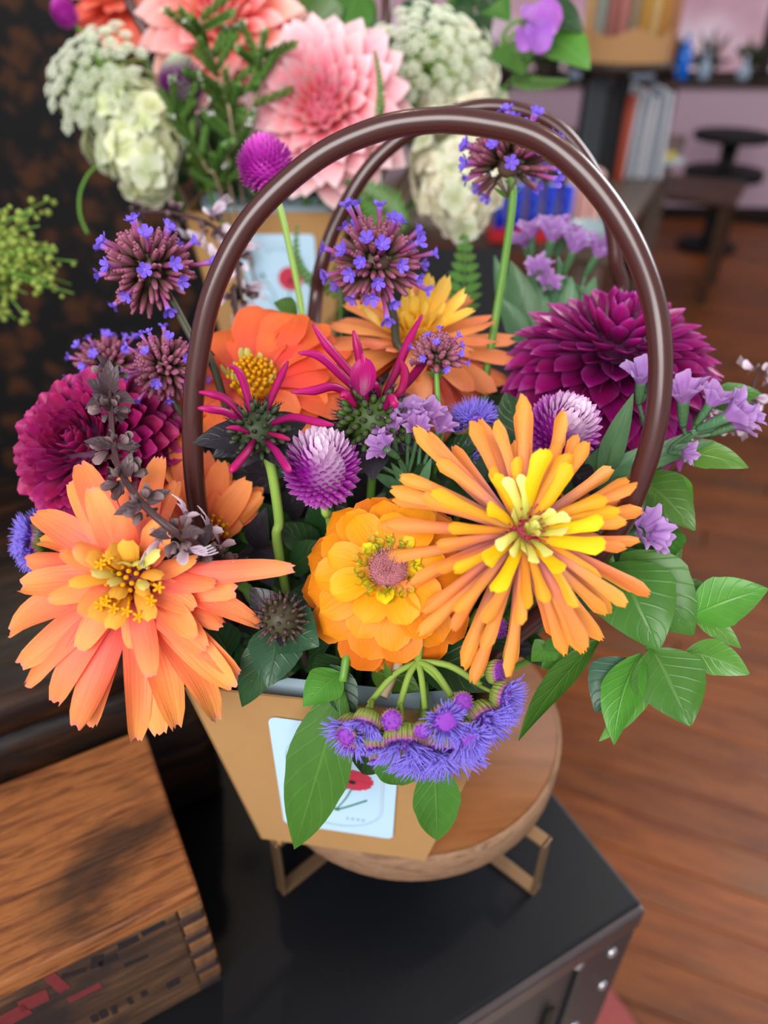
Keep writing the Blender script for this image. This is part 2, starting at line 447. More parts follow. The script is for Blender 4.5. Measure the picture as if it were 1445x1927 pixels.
# ---- dark patterned wall panel behind on the left
t = NT('dark_floral_wallpaper')
tc = t.n('ShaderNodeTexCoord')
vo = t.n('ShaderNodeTexVoronoi'); vo.inputs['Scale'].default_value = 25; vo.inputs['Randomness'].default_value = 1.0
n2 = t.n('ShaderNodeTexNoise'); n2.inputs['Scale'].default_value = 38; n2.inputs['Detail'].default_value = 4
mx = t.n('ShaderNodeVectorMath', operation='ADD'); sc = t.n('ShaderNodeVectorMath', operation='SCALE'); sc.inputs['Scale'].default_value = .05
t.l(tc.outputs['Object'], n2.inputs['Vector']); t.l(n2.outputs['Color'], sc.inputs[0]); t.l(tc.outputs['Object'], mx.inputs[0]); t.l(sc.outputs[0], mx.inputs[1]); t.l(mx.outputs[0], vo.inputs['Vector'])
f = t.ramp(vo.outputs['Distance'], [(.0, (1, 1, 1, 1)), (.34, (.8, .8, .8, 1)), (.56, (.0, .0, .0, 1))])
f = t.math('MULTIPLY', f, t.ramp(n2.outputs[0], [(.28, (0, 0, 0, 1)), (.5, (1, 1, 1, 1))]))
mFloral = t.finish(t.mix(f, '#080609', '#40220e'), .75, .25)
flat_put('wall_left', MB().box(1.7, .03, 1.9, Matrix.Translation((-.87, 1.09, .95))), mFloral, kind='structure')['label'] = 'dark panel patterned with brown flowers behind the rear bouquet'

# ---- rug corner
mRugRed = m_plain('faded_red_rug_wool', '#8e4a48', .95, .1, 0, .25, 140, bump=.5)
mRugCream = m_plain('cream_rug_wool', '#a89684', .95, .1, 0, .2, 140, bump=.5)
rg = thing('rug', 'red and cream woven rug on the floor under the black trunk', 'rug', (.2, .2, .001))
def rugm(x, y): return mat3(BX, BY, BZ, Vector((.339, .495, .005)) - BX * x + BY * y)
flat_put('border', MB().box(.07, 1.0, .008, None, .002), mRugRed, rg, rugm(.035, -.5), label='faded red border band')
flat_put('field', MB().box(.83, 1.0, .007, None, .002), mRugCream, rg, rugm(.487, -.5), label='cream woven field')

# ---- black trunk
mTrunk = m_plain('black_painted_metal', '#080a10', .45, .28, 0, .35, 25, bump=.15)
mTrunkF = m_plain('grey_trunk_front', '#2c282c', .5, .4, 0, .15, 30, bump=.1)
mRim = m_plain('worn_metal_edge', '#4b4143', .4, .5, 0, .3, 40, metal=.5)
mRivet = m_plain('steel_rivet', '#b9b6bd', .3, .5, metal=.9)
mBlack = m_plain('flat_black_paint', '#08080a', .6, .3)
TC = Vector((.167, .24, 0)); TZ = .765
tk = thing('metal_trunk', 'black metal trunk with riveted corner standing on the plank floor', 'trunk', TC)
flat_put('body', MB().box(1.1, .43, TZ - .02, None, .004), mTrunkF, tk, bmat(TC + BY * .003 - BX * .003, 1.1, .43, TZ - .02))
flat_put('lid', MB().box(1.104, .436, .02, None, .003), mTrunk, tk, bmat(TC + BZ * (TZ - .02), 1.104, .436, .02), label='flat black top of the trunk')
flat_put('front_edge', MB().box(1.108, .008, .022, None, .003), mRim, tk, bmat(TC - BY * .004 + BZ * (TZ - .024), 1.108, .008, .022), label='worn brown metal edge strip')
flat_put('corner_strip', MB().box(.045, .003, TZ - .03, None, .001), mTrunkF, tk, bmat(TC - BY * .0015 + BZ * .002, .045, .003, TZ - .03))
rv = MB().lathe([(.0042, 0), (.0042, .0008), (.003, .0024), (.001, .003)], 12).mesh('rivet', mRivet)
RM = lambda x, z: mat3(BX, BZ, -BY, TC - BX * x - BY * .0015 + BZ * z)
for (x, z) in ((.018, TZ - .045), (.014, TZ - .10), (.03, TZ - .15), (.018, TZ - .22), (.05, TZ - .045 + .018)):
    put('rivet', rv, tk, RM(x, z))
flat_put('slot', MB().box(.007, .002, .13, None, .0005), mBlack, tk, bmat(TC - BX * .058 - BY * .001 + BZ * (TZ - .215), .007, .002, .13), label='dark vertical slot in the trunk front')
flat_put('corner_plate', MB().box(.003, .05, TZ - .03, None, .001), mRim, tk, bmat(TC + BX * .002 + BZ * .002, .003, .05, TZ - .03))

# ---- wooden crate
mCrateTop = m_wood('worn_crate_wood', [(.28, '#2c170b'), (.43, '#784424'), (.55, '#9a5e32'), (.68, '#68391b'), (.8, '#3f2210')], (18, 170, 170), '#1e1814', .6, .3, .06, .6, 14, .58, .70)
mCrateF = m_wood('dark_crate_front_wood', [(.28, '#1d1310'), (.5, '#4c3425'), (.75, '#6f5036')], (18, 150, 150), '#241c20', .65, .3, .06, .5, 22, .48, .62)
mEnd = m_wood('end_grain_wood', [(.3, '#50331f'), (.7, '#7a5232')], (60, 60, 9), None, .7, .3, .25)
CC = Vector((-.0945, .1945, TZ)); CH = .106; CD = .114; CL = .42
cr = thing('wooden_crate', 'worn brown wooden crate with box joints on the black trunk', 'crate', CC)
flat_put('top_board', MB().box(CL, CD, .012, None, .002), mCrateTop, cr, bmat(CC + BZ * (CH - .012), CL, CD, .012), label='scuffed orange brown top board')
flat_put('front_board', MB().box(CL - .014, .012, CH - .0122, None, .0015), mCrateF, cr, bmat(CC - BX * .013 + BY * .0008, CL - .014, .012, CH - .0122), label='dark stained front board with faded stencil marks')
flat_put('back_board', MB().box(CL - .014, .012, CH - .0122, None, .0015), mCrateF, cr, bmat(CC - BX * .013 + BY * (CD - .0128), CL - .014, .012, CH - .0122))
flat_put('side_board', MB().box(.012, CD - .026, CH - .0122, None, .0015), mCrateF, cr, bmat(CC - BX * .0005 + BY * .013, .012, CD - .026, CH - .0122))
nf = 10; fh = (CH - .0122) / nf
fm = MB().box(.0128, .0122, fh - .0012, None, .0012).mesh('box_joint', mEnd, False)
fm2 = MB().box(.0128, .0122, fh - .0012, None, .0012).mesh('box_joint', mCrateF, False)
for i in range(nf):
    put('box_joint', fm if i % 2 else fm2, cr, bmat(CC + BZ * (i * fh) - BX * (.0 if i % 2 else .0009) + BY * .0006, .0128, .0122, fh))
mRed = m_plain('faded_red_stencil_ink', '#6e2a2c', .8, .2, 0, .3, 300); mInk = m_plain('faded_black_stencil_ink', '#261d1f', .8, .2, 0, .3, 300)
for (x, z, sx, sz, m_, an) in ((.0715, .074, .0055, .019, mRed, -8), (.080, .073, .013, .011, mRed, 6), (.090, .068, .013, .012, mRed, -4), (.058, .060, .016, .005, mRed, 3), (.046, .078, .009, .006, mInk, 0), (.052, .080, .006, .010, mInk, 15), (.034, .085, .010, .006, mInk, 4), (.020, .087, .012, .005, mInk, -3),
                           (.066, .028, .0035, .009, mInk, 0), (.0612, .0275, .004, .010, mInk, 0), (.0563, .026, .003, .010, mInk, 6), (.048, .027, .0025, .009, mInk, -4), (.040, .028, .0035, .007, mInk, 0), (.023, .022, .007, .008, mInk, 0), (.033, .066, .012, .004, mInk, 8), (.060, .083, .012, .004, mInk, 22)):
    flat_put('stencil_mark', MB().box(sx, .0005, sz, Matrix.Rotation(math.radians(an), 4, 'Y'), 0), m_, cr, bmat(CC - BX * x + BY * .0006 + BZ * z, sx, .0005, sz))

# ---- dark chest behind the crate
mChest = m_wood('dark_glossy_chest_wood', [(.3, '#0b0605'), (.5, '#190d09'), (.62, '#341b0b'), (.8, '#0f0907')], (16, 90, 90), '#0a0807', .34, .5, .04, .6, 7, .5, .7)
HC = Vector((-.1125, .318, TZ)); HH = .165
ch = thing('wooden_chest', 'dark glossy brown wooden chest behind the crate on the trunk', 'chest', HC)
flat_put('body', MB().box(.6, .235, HH - .03, None, .012), mChest, ch, bmat(HC, .6, .235, HH - .03), smooth=True)
flat_put('lid', MB().box(.604, .239, .0285, None, .009), mChest, ch, bmat(HC + BX * .002 - BY * .002 + BZ * (HH - .029), .604, .239, .0285), smooth=True)

# ---- round stand
mDisc = m_wood('round_stand_wood', [(.3, '#583214'), (.5, '#70421d'), (.7, '#7e4e28')], (10, 60, 10), None, .5, .2, .02, .1)
mBark = m_wood('rough_stand_rim_wood', [(.3, '#5f4534'), (.5, '#8a6a52'), (.72, '#705340')], (60, 60, 260), None, .75, .2, .02, .6)
mGold = m_plain('brushed_bronze_metal', '#9a7a5c', .35, .5, metal=.75)
DC = Vector((.016, .3225, 0)); DZ = .85
st = thing('display_stand', 'round wooden display stand on square metal legs under the front bouquet', 'stand', (DC.x, DC.y, TZ))
T0 = Matrix.Translation((DC.x, DC.y, DZ))
put('disc', MB().lathe([(.0985, -.0275), (.1005, -.024), (.101, -.004), (.0985, -.0012)], 64).mesh('disc', mBark), st, T0, label='pale rough edge of the round disc')
put('disc_top', MB().lathe([(.0985, -.0012), (.0975, 0)], 64).mesh('disc_top', mDisc), st, T0, label='polished brown wood top')
def leg_loop(ang):
    """flat bar bent into a square loop standing radially"""
    e = Vector((math.cos(ang), math.sin(ang), 0)); s_ = Vector((-e.y, e.x, 0)); hh = DZ - .0275 - TZ
    mb = MB(); lw, bt = .009, .0024
    for (x, z, sx, sz) in ((-.001, hh / 2, bt, hh), (-.052, hh / 2, bt, hh), (-.0265, bt / 2, .054, bt), (-.0265, hh - bt / 2, .054, bt)):
        mb.box(sx, lw, sz, Matrix.Translation((x, 0, z)), .0006)
    return mb, mat3(e, s_, BZ, Vector((DC.x, DC.y, TZ)) + e * .112)
for a in (222, 318, 42, 138):
    mb, M_ = leg_loop(math.radians(a)); flat_put('leg', mb, mGold, st, M_)

# ---- kraft flower bags
mKraft = m_plain('kraft_cardboard', '#a88052', .75, .2, 0, .05, 120, bump=.05)
mKraftIn = m_plain('kraft_cardboard_inside', '#9a744a', .8, .2)
mHandle = m_plain('brown_plastic_tube', '#42211f', .27, .5, coat=.12)
mCard = m_plain('white_card', '#b9d8ee', .5, .3)
mLine = m_plain('grey_print_ink', '#a9b3c2', .6); mText = m_plain('grey_text_ink', '#9aa3b0', .6)
mInkG = m_plain('green_print_ink', '#2f6e55', .6); mInkR = m_plain('red_print_ink', '#c2354e', .6); mInkP = m_plain('pale_pink_print_ink', '#d9b9c8', .6); mInkB = m_plain('black_print_ink', '#2a1a22', .6)
mLiner = m_plain('clear_blue_white_liner', '#b8d2e0', .3, .5, .3)
_gl = {}
def glyph(chh):
    if chh not in _gl:
        cu = bpy.data.curves.new('glyph', 'FONT'); cu.body = chh; cu.size = 1; cu.align_x = 'CENTER'; cu.extrude = .01
        o = bpy.data.objects.new('glyph', cu); COL.objects.link(o)
        dg = bpy.context.evaluated_depsgraph_get(); me = bpy.data.meshes.new_from_object(o.evaluated_get(dg))
        _gl[chh] = ([v.co[:] for v in me.vertices], [tuple(p.vertices) for p in me.polygons])
        bpy.data.objects.remove(o); bpy.data.meshes.remove(me); bpy.data.curves.remove(cu)
    return _gl[chh]

def bag(label, TL, TR, BL, BR, back_top, back_bot, handles, hr, card_c, card_w, card_h, card_rot):
    TL, TR, BL, BR = map(Vector, (TL, TR, BL, BR)); back_top = Vector(back_top); back_bot = Vector(back_bot)
    c = (BL + BR) / 2 + back_bot / 2
    b = thing('kraft_flower_bag', label, 'gift bag', c)
    TL2, TR2, BL2, BR2 = TL + back_top, TR + back_top, BL + back_bot, BR + back_bot
    def panel(nm, q, nrm):
        th = Vector(nrm).normalized() * .0012
        V = [p - c for p in q] + [p + th - c for p in q]
        mb = MB().add([v[:] for v in V], [(0, 1, 2, 3), (7, 6, 5, 4), (0, 4, 5, 1), (1, 5, 6, 2), (2, 6, 7, 3), (3, 7, 4, 0)])
        flat_put(nm, mb, mKraft, b, Matrix.Translation(c))
    panel('front_panel', [BL, BR, TR, TL], back_top)
    panel('back_panel', [BR2, BL2, TL2, TR2], -back_top)
    panel('side_panel', [BL2, BL, TL, TL2], TR - TL)
    panel('side_panel', [BR, BR2, TR2, TR], TL - TR)
    panel('bottom_panel', [BL2, BR2, BR, BL], BZ)
    for hp in handles:
        put('handle', MB().tube([p - c for p in hp], hr, 16, 8).mesh('handle', mHandle), b, Matrix.Translation(c), label='glossy dark brown tube handle')
    # card lying on the front panel
    up = ((TL + TR) - (BL + BR)).normalized(); ri = ((BR + TR) - (BL + TL)); ri = (ri - up * ri.dot(up)).normalized(); nr = ri.cross(up)
    pc = BL.lerp(BR, card_c[0]).lerp(TL.lerp(TR, card_c[0]), card_c[1])
    q = Matrix.Rotation(card_rot, 3, nr); ri2 = q @ ri; up2 = q @ up
    CM = mat3(ri2, up2, nr, pc + nr * .0008)
    # rounded rectangle card
    def rrect(wd, ht, r_, k=5):
        o = []
        for (sx, sy, a0) in ((1, 1, 0), (-1, 1, 90), (-1, -1, 180), (1, -1, 270)):
            for i in range(k + 1):
                a = math.radians(a0 + 90 * i / k); o.append((sx * (wd / 2 - r_) + r_ * math.cos(a), sy * (ht / 2 - r_) + r_ * math.sin(a)))
        return o
    rr = rrect(card_w, card_h, .004); n_ = len(rr)
    mb = MB().add([(x, y, 0) for x, y in rr] + [(x, y, .0007) for x, y in rr], [tuple(range(n_ - 1, -1, -1)), tuple(range(n_, 2 * n_))] + [(i, (i + 1) % n_, n_ + (i + 1) % n_, n_ + i) for i in range(n_)])
    card = flat_put('label_card', mb, mCard, b, CM, label='white rounded card with arched lettering')
    z = .0009
    aw, ah = card_w * .80, card_h * .86
    def stadium(wd, ht, k=16):
        r_ = wd / 2; o = [(r_ * math.cos(PI * i / k), ht / 2 - r_ + r_ * math.sin(PI * i / k)) for i in range(k + 1)]
        return o + [(r_ * math.cos(PI + PI * i / k), -ht / 2 + r_ + r_ * math.sin(PI + PI * i / k)) for i in range(k + 1)]
    for (dw, th_) in ((0, .00035), (-.0025, .0002)):
        o1 = stadium(aw + dw, ah + dw); o2 = stadium(aw + dw - 2 * th_, ah + dw - 2 * th_); k = len(o1)
        mb = MB().add([(x, y, z) for x, y in o1] + [(x, y, z) for x, y in o2], [(i, (i + 1) % k, k + (i + 1) % k, k + i) for i in range(k)])
        flat_put('arch_line', mb, mLine, card, CM)
    mb = MB(); txt = 'THE QUEEN BEE'; rad = aw / 2 - .0075; cy = ah / 2 - aw / 2; s_ = card_w * .085
    for i, chh in enumerate(txt):
        if chh == ' ': continue
        a = math.radians(163 - 146 * i / (len(txt) - 1)); V, Fc = glyph(chh)
        M_ = Matrix.Translation((rad * math.cos(a), cy + rad * math.sin(a), z)) @ Matrix.Rotation(a - PI / 2, 4, 'Z') @ Matrix.Scale(s_, 4)
        mb.add(V, Fc, None, 0, M_)
    for i, chh in enumerate('2020'):
        V, Fc = glyph(chh); mb.add(V, Fc, None, 0, Matrix.Translation((card_w * .16 + (i - 1.5) * s_ * .55, -ah / 2 + .009, z)) @ Matrix.Scale(s_ * .8, 4))
    flat_put('lettering', mb, mText, card, CM)
    # printed anemone, buds and stems
    s = card_w / .069
    mb = MB()
    for i in range(9):
        a = i * 2 * PI / 9; P, UV = petal_grid(.0115 * s, .009 * s, prof_wide, 0, 0, 5, 3)
        P[:, :, 2] = .00002 * i
        mb.grid(P, UV, 0, Matrix.Translation((.010 * s, .008 * s, z)) @ Matrix.Rotation(a, 4, 'Z'))
    flat_put('printed_red_flower', mb, mInkR, card, CM)
    flat_put('printed_flower_eye', MB().lathe([(.0022 * s, z + .0002), (.002 * s, z + .0003)], 12, Matrix.Translation((.0095 * s, .006 * s, 0))), mInkB, card, CM)
    mb = MB()
    for pts, r_ in (([(.010, .002), (.006, -.014), (0, -.030)], .00045), ([(-.015, .010), (-.008, -.004), (-.002, -.028)], .0004), ([(-.018, -.010), (-.010, -.014), (-.001, -.030)], .0004), ([(.018, -.014), (.006, -.026), (0, -.031)], .0006)):
        mb.tube([(x * s, y * s, z) for x, y in pts], r_ * s, 6, 5)
    mb.ball((-.0155 * s, .011 * s, z), .0021 * s, 8, 5, 0, .2); mb.ball((.0, -.031 * s, z), .002 * s, 8, 5, 0, .2)
    flat_put('printed_green_stem', mb, mInkG, card, CM)
    flat_put('printed_pale_bud', MB().ball((-.018 * s, -.010 * s, z), .0032 * s, 8, 5, 0, .1), mInkP, card, CM)
    # liner pot inside
    cc = (TL + TR) / 2 + back_top / 2; cb = c + BZ * .003
    hgt = cc.z - cb.z
    lt = thing('liner_pot', ('pale blue-white plastic liner pot inside the front kraft bag' if label.startswith('front') else 'pale blue-white plastic liner pot inside the rear kraft bag'), 'liner', cb)
    ax_ = (TR - TL).length / 2 - .009; ay_ = back_top.length / 2 - .009; bx_ = (BR - BL).length / 2 - .009; by_ = back_bot.length / 2 - .009
    mb = MB(); pr = []
    exr = Vector((ri.x, ri.y, 0)).normalized(); eyr = Vector((-exr.y, exr.x, 0)); sh = Vector((cc.x - cb.x, cc.y - cb.y, 0))
    lv = [0.0, .03, .5, 1.02, 1.0, .5]
    P = np.zeros((len(lv), 40, 3)); UV = np.zeros((len(lv), 40, 2))
    for i, f_ in enumerate(lv):
        ins = .0015 if i > 3 else 0
        for j in range(40):
            a = 2 * PI * j / 40; ca, sa = math.cos(a), math.sin(a); e_ = .35
            qx = math.copysign(abs(ca) ** e_, ca) * (bx_ + (ax_ - bx_) * f_ - ins); qy = math.copysign(abs(sa) ** e_, sa) * (by_ + (ay_ - by_) * f_ - ins)
            P[i, j] = exr * qx + eyr * qy + sh * f_ + BZ * (hgt * f_)
    put('pot', MB().grid(P, UV, 0, None, True).mesh('pot', mLiner), lt, Matrix.Translation(cb))
    return b

hf = [(460, 1225, .358), (415, 1110, .340), (375, 970, .322), (362, 820, .308), (372, 680, .297), (402, 545, .287), (470, 415, .278), (585, 305, .270), (700, 247, .264), (810, 227, .260), (910, 233, .258), (1015, 262, .257), (1105, 335, .257),
      (1180, 440, .259), (1228, 560, .263), (1243, 680, .267), (1233, 800, .273), (1205, 900, .281), (1160, 1000, .293), (1075, 1105, .312), (970, 1195, .330), (885, 1250, .345)]
hb = [(590, 600, .455), (605, 500, .445), (640, 405, .435), (700, 310, .425), (780, 243, .418), (870, 208, .412), (950, 203, .410), (1035, 232, .412), (1100, 300, .417), (1142, 390, .425), (1158, 490, .435), (1150, 600, .445)]
hbw = [Vector((-.052, .322, .965)), Vector((-.052, .33, 1.0))] + [W(*p) for p in hb] + [Vector((.058, .33, 1.0)), Vector((.05, .32, .965))]
bag('front kraft flower bag with arched brown handles on the round wooden stand', (-.0872, .2175, .998), (.0470, .1988, .998), (-.0702, .2338, .8505), (.023, .2208, .8505), (.016, .125, .0), (.012, .085, 0),
    [[W(*p) for p in hf], hbw], .0043, (.487, .535), .0590, .1060, math.radians(0))
h1 = [(440, 470, .668), (425, 385, .655), (385, 275, .632), (335, 165, .612), (280, 70, .600), (235, -20, .592), (215, -150, .585), (300, -290, .582), (470, -340, .58), (640, -280, .58), (715, -150, .58), (728, -20, .585), (720, 90, .595), (690, 220, .62), (640, 400, .655)]
h2 = [(420, 350, .74), (380, 200, .735), (350, 60, .72), (370, -80, .715), (480, -160, .71), (600, -120, .71), (650, 0, .715), (640, 150, .73), (620, 340, .745)]
bag('rear kraft flower bag with white printed card behind the front bouquet', (-.1687, .655, 1.0855), (-.032, .655, 1.0855), (-.149, .668, .9385), (-.052, .668, .9385), (0, .12, 0), (0, .085, 0),
    [[W(*p) for p in h1], [W(*p) for p in h2]], .0043, (.565, .56), .066, .094, math.radians(0))

# ---- black riser cabinet under the rear bag
rs = thing('black_plinth', 'black painted plinth carrying the rear kraft bag', 'plinth', (-.03, .84, 0))
flat_put('body', MB().box(.37, .40, .915, None, .003), mTrunk, rs, Matrix.Translation((-.03, .85, .4585)))
flat_put('top_board', MB().box(.384, .414, .0215, None, .003), mTrunk, rs, Matrix.Translation((-.03, .85, .9268)))

# ================================================================ BACKGROUND OBJECTS
# ---- long wooden table whose edge runs away to the right
mTable = m_wood('grey_brown_table_wood', [(.3, '#4b3e36'), (.6, '#75645a'), (.8, '#5c4c43')], (3, 30, 30), None, .45, .4)
tx = Vector((.408, .913, 0)).normalized(); ty = Vector((-tx.y, tx.x, 0))
T1 = Vector((.51, 1.685, 0)); TL_ = 1.54; TW_ = .72
def tabm(x, y, z): return mat3(tx, ty, BZ, T1 + tx * x + ty * y + BZ * z)
tb = thing('long_table', 'long grey-brown wooden table running back towards the pink wall', 'table', T1 + tx * .6 + ty * .36)
for i in range(4):
    flat_put('table_board', MB().box(TL_, TW_ / 4 - .003, .035, None, .003), mTable, tb, tabm(TL_ / 2, TW_ / 8 + i * TW_ / 4, .7325))
for x in (.07, TL_ - .07):
    for y in (.06, TW_ - .06):
        flat_put('leg', MB().box(.06, .06, .714, None, .004), mTable, tb, tabm(x, y, .357))
flat_put('apron', MB().box(TL_ - .2, .02, .07, None, .002), mDkWood, tb, tabm(TL_ / 2, .06, .678))
def on_table(px, py, z=.75):
    """point of the plane z seen at a pixel"""
    d = W(px, py, 1.0) - CAM; return CAM + d * ((z - CAM.z) / d.z)
# blue cans with a white curl on a red tray
mBlue = m_plain('bright_blue_can', '#1238d8', .3, .5, .0, .1, 20); mWht = m_plain('white_enamel', '#c9d3e2', .4); mRedT = m_plain('bright_red_card', '#c8202c', .5)
mCurl = m_plain('pale_blue_print', '#7f9cf0', .5); mPeach = m_plain('peach_pink_paper', '#e3a596', .6); mPinkP = m_plain('pale_pink_paper', '#e8c0c0', .6)
tray_c = on_table(1000, 452)
ta = math.radians(4)
tr = thing('red_tray', 'bright red card tray holding blue cans behind the handle', 'tray', tray_c)
flat_put('base', MB().box(.20, .07, .004), mRedT, tr, Matrix.Translation(tray_c + Vector((0, .02, .003))))
flat_put('front_lip', MB().box(.20, .003, .028), mRedT, tr, Matrix.Translation(tray_c + Vector((0, -.0155, .015))))
flat_put('side_lip', MB().box(.003, .068, .028), mRedT, tr, Matrix.Translation(tray_c + Vector((.0985, .021, .015))))
flat_put('side_lip', MB().box(.003, .068, .028), mRedT, tr, Matrix.Translation(tray_c + Vector((-.0985, .021, .015))))
canb = MB().lathe([(.010, 0), (.0135, .003), (.0135, .098), (.010, .108), (.010, .112)], 18).mesh('can_body', mBlue)
pos = ['leftmost', 'second from left', 'middle', 'second from right', 'rightmost']
for i in range(5):
    p = tray_c + Vector((-.074 + i * .037, .018, .0055))
    cn = thing('blue_can', 'slim blue can with pale curl, %s of the five on the red tray' % pos[i], 'can', p, 'blue cans on the red tray')
    put('body', canb, cn, Matrix.Translation(p))
    put('curl_mark', MB().tube([(-.006, -.0136, .09), (.003, -.0140, .082), (.008, -.0128, .065), (.002, -.0142, .05), (-.006, -.0136, .056), (-.004, -.0139, .07)], .0011, 6, 4).mesh('curl_mark', mCurl), cn, Matrix.Translation(p))
    put('lid', MB().lathe([(.0095, .112), (.0092, .114)], 18).mesh('lid', mWht), cn, Matrix.Translation(p))
for i in range(6):
    p = on_table(1072 + i * 11, 440) + Vector((.0, .06 + (i % 2) * .012, .001))
    o = flat_put('paper_packet', MB().box(.0125, .05, .135 - .006 * (i % 3), Matrix.Translation((0, 0, .067 - .003 * (i % 3))), .001), (mPeach, mPinkP)[i % 2], None, Matrix.Translation(p))
    tag(o, ('peach' if i % 2 == 0 else 'pale pink') + ' paper packet standing beside the blue cans, ' + ['first', 'second', 'third', 'fourth', 'fifth', 'sixth'][i] + ' from the left', 'packet', 'paper packets beside the cans')
p = on_table(1108, 458)
bw = thing('glass_bowl', 'pale greenish glass bowl beside the paper packets', 'bowl', p)
put('bowl', MB().lathe([(.022, 0), (.03, .004), (.046, .028), (.05, .04), (.0475, .04), (.043, .028), (.026, .006)], 28).mesh('bowl', m_plain('pale_green_glass', '#b7cfd3', .15, .6, .3)), bw, Matrix.Translation(p + BZ * .001))
put('foot_ring', MB().lathe([(.024, .0), (.024, .003)], 24).mesh('foot_ring', m_plain('clear_glass_ring', '#a9c2c6', .15, .6, .2)), bw, Matrix.Translation(p + BZ * .0005))
# white paper sleeves in a stack with an orange-red strip
p = on_table(1196, 330)
for i in range(5):
    o = flat_put('white_paper_sleeve', MB().box(.014, .10, .235 - .012 * (i % 3), Matrix.Translation((0, 0, .1175 - .006 * (i % 3))), .002), m_plain('white_paper_%d' % i, ['#c8ccd6', '#b9bfcb', '#d4d6de', '#aeb5c2', '#c3c7d2'][i], .7), None, Matrix.Translation(p + Vector((-.052 + i * .027, 0, .001))) @ Matrix.Rotation(math.radians(3 - i * 1.5), 4, 'Y'))
    tag(o, 'tall white paper sleeve on the long table, ' + ['first', 'second', 'third', 'fourth', 'fifth'][i] + ' from the left', 'paper sleeve', 'white paper sleeves on the long table')
o = flat_put('red_paper_roll', MB().lathe([(.013, 0), (.014, .002), (.014, .22), (.008, .222), (.006, .215)], 16), m_plain('orange_red_paper', '#a8432c', .6), None, Matrix.Translation(on_table(1162, 340) + BZ * .001), smooth=True)
tag(o, 'orange-red paper roll standing left of the white sleeves', 'paper roll')
for i, (px, py, h_, c_) in enumerate(((1120, 345, .24, '#17161a'), (1098, 350, .27, '#3b3f46'), (1140, 332, .25, '#22242a'))):
    p = on_table(px, py)
    o = thing('dark_folder', ['black cardboard folder standing on the long table', 'grey cardboard folder at the left end of the folders', 'charcoal cardboard folder next to the red paper roll'][i], 'folder', p)
    flat_put('cover', MB().box(.05, .004, h_, Matrix.Translation((0, -.012, h_ / 2)), .001), m_plain('folder_board_%d' % i, c_, .6), o, Matrix.Translation(p + BZ * .001))
    flat_put('cover', MB().box(.05, .004, h_, Matrix.Translation((0, .012, h_ / 2)), .001), m_plain('folder_back_%d' % i, c_, .6), o, Matrix.Translation(p + BZ * .001))
    flat_put('pages', MB().box(.046, .02, h_ - .01, Matrix.Translation((0, 0, h_ / 2)), .001), m_plain('folder_pages_%d' % i, '#7d838c', .8), o, Matrix.Translation(p + BZ * .001))
p = on_table(1252, 312)
bw = thing('small_dish', 'small white dish with a yellow sponge at the table edge', 'dish', p)
put('plate', MB().lathe([(.025, 0), (.05, .010), (.055, .018), (.05, .016), (.02, .005)], 24).mesh('plate', mWht), bw, Matrix.Translation(p + BZ * .001))
sp_ = flat_put('yellow_sponge', MB().box(.05, .035, .022, None, .004), m_plain('yellow_sponge_foam', '#c9b463', .9, .2, 0, .2, 200), None, Matrix.Translation(p + BZ * .0295)); tag(sp_, 'pale yellow sponge lying in the small white dish', 'sponge')

# ---- round shelf stand with paper rolls (upper right)
p0 = W(1165, 112, 1.95); R0 = .135
sh_ = thing('roll_stand', 'round wooden shelf on a dark pole holding wrapping paper rolls', 'stand', (p0.x - .06, p0.y + .06, .751))
put('shelf', MB().lathe([(R0, -.02), (R0 + .003, -.015), (R0 + .003, -.004), (R0, 0)], 40).mesh('shelf', m_wood('dark_shelf_wood', [(.3, '#241a15'), (.7, '#3d2b20')], (8, 30, 8))), sh_, Matrix.Translation(p0))
put('pole', MB().lathe([(.011, -p0.z + .752), (.011, -.02)], 16).mesh('pole', mBlack), sh_, Matrix.Translation((p0.x - .06, p0.y + .06, p0.z)))
put('foot', MB().lathe([(.09, 0), (.09, .012), (.03, .02)], 32).mesh('foot', mBlack), sh_, Matrix.Translation((p0.x - .06, p0.y + .06, .751)))
roll_cols = ['#c49a63', '#8f988f', '#a3655f', '#b97972', '#94826b', '#b98a3e', '#c9a671', '#b5813e', '#a8755c']
rn = ['tan', 'grey-green', 'dusty red', 'pink', 'taupe', 'mustard', 'sand', 'amber', 'rose brown']
for i in range(9):
    dx = -.105 + .0265 * i; dy = -.055 - .02 * math.cos((i - 4) * .35)
    rr_ = .0125 + .001 * (i % 3)
    o = flat_put('paper_roll', MB().lathe([(rr_ - .002, 0), (rr_, .002), (rr_, .42), (rr_ - .003, .42), (rr_ - .004, .40)], 16), m_plain('roll_paper_%d' % i, roll_cols[i], .6, .3, 0, .08, 30), None, Matrix.Translation(p0 + Vector((dx, dy, .0008))), smooth=True)
    tag(o, rn[i] + ' wrapping paper roll upright on the round shelf', 'paper roll', 'wrapping paper rolls on the round shelf')
mKr2 = m_plain('tan_wrapping_sheet', '#b4885a', .7)
mb = MB()
P = np.zeros((2, 17, 3)); UV = np.zeros((2, 17, 2))
for j in range(17):
    a = math.radians(198 + 144 * j / 16)
    for i in range(2): P[i, j] = ((R0 - .008) * math.cos(a), (R0 - .008) * math.sin(a), .001 + (.065 + .01 * math.sin(j)) * i)
o = put('tan_paper_wrap', mb.grid(P, UV).mesh('tan_paper_wrap', mKr2), None, Matrix.Translation(p0)); tag(o, 'tan paper band curved around the foot of the paper rolls', 'paper band')

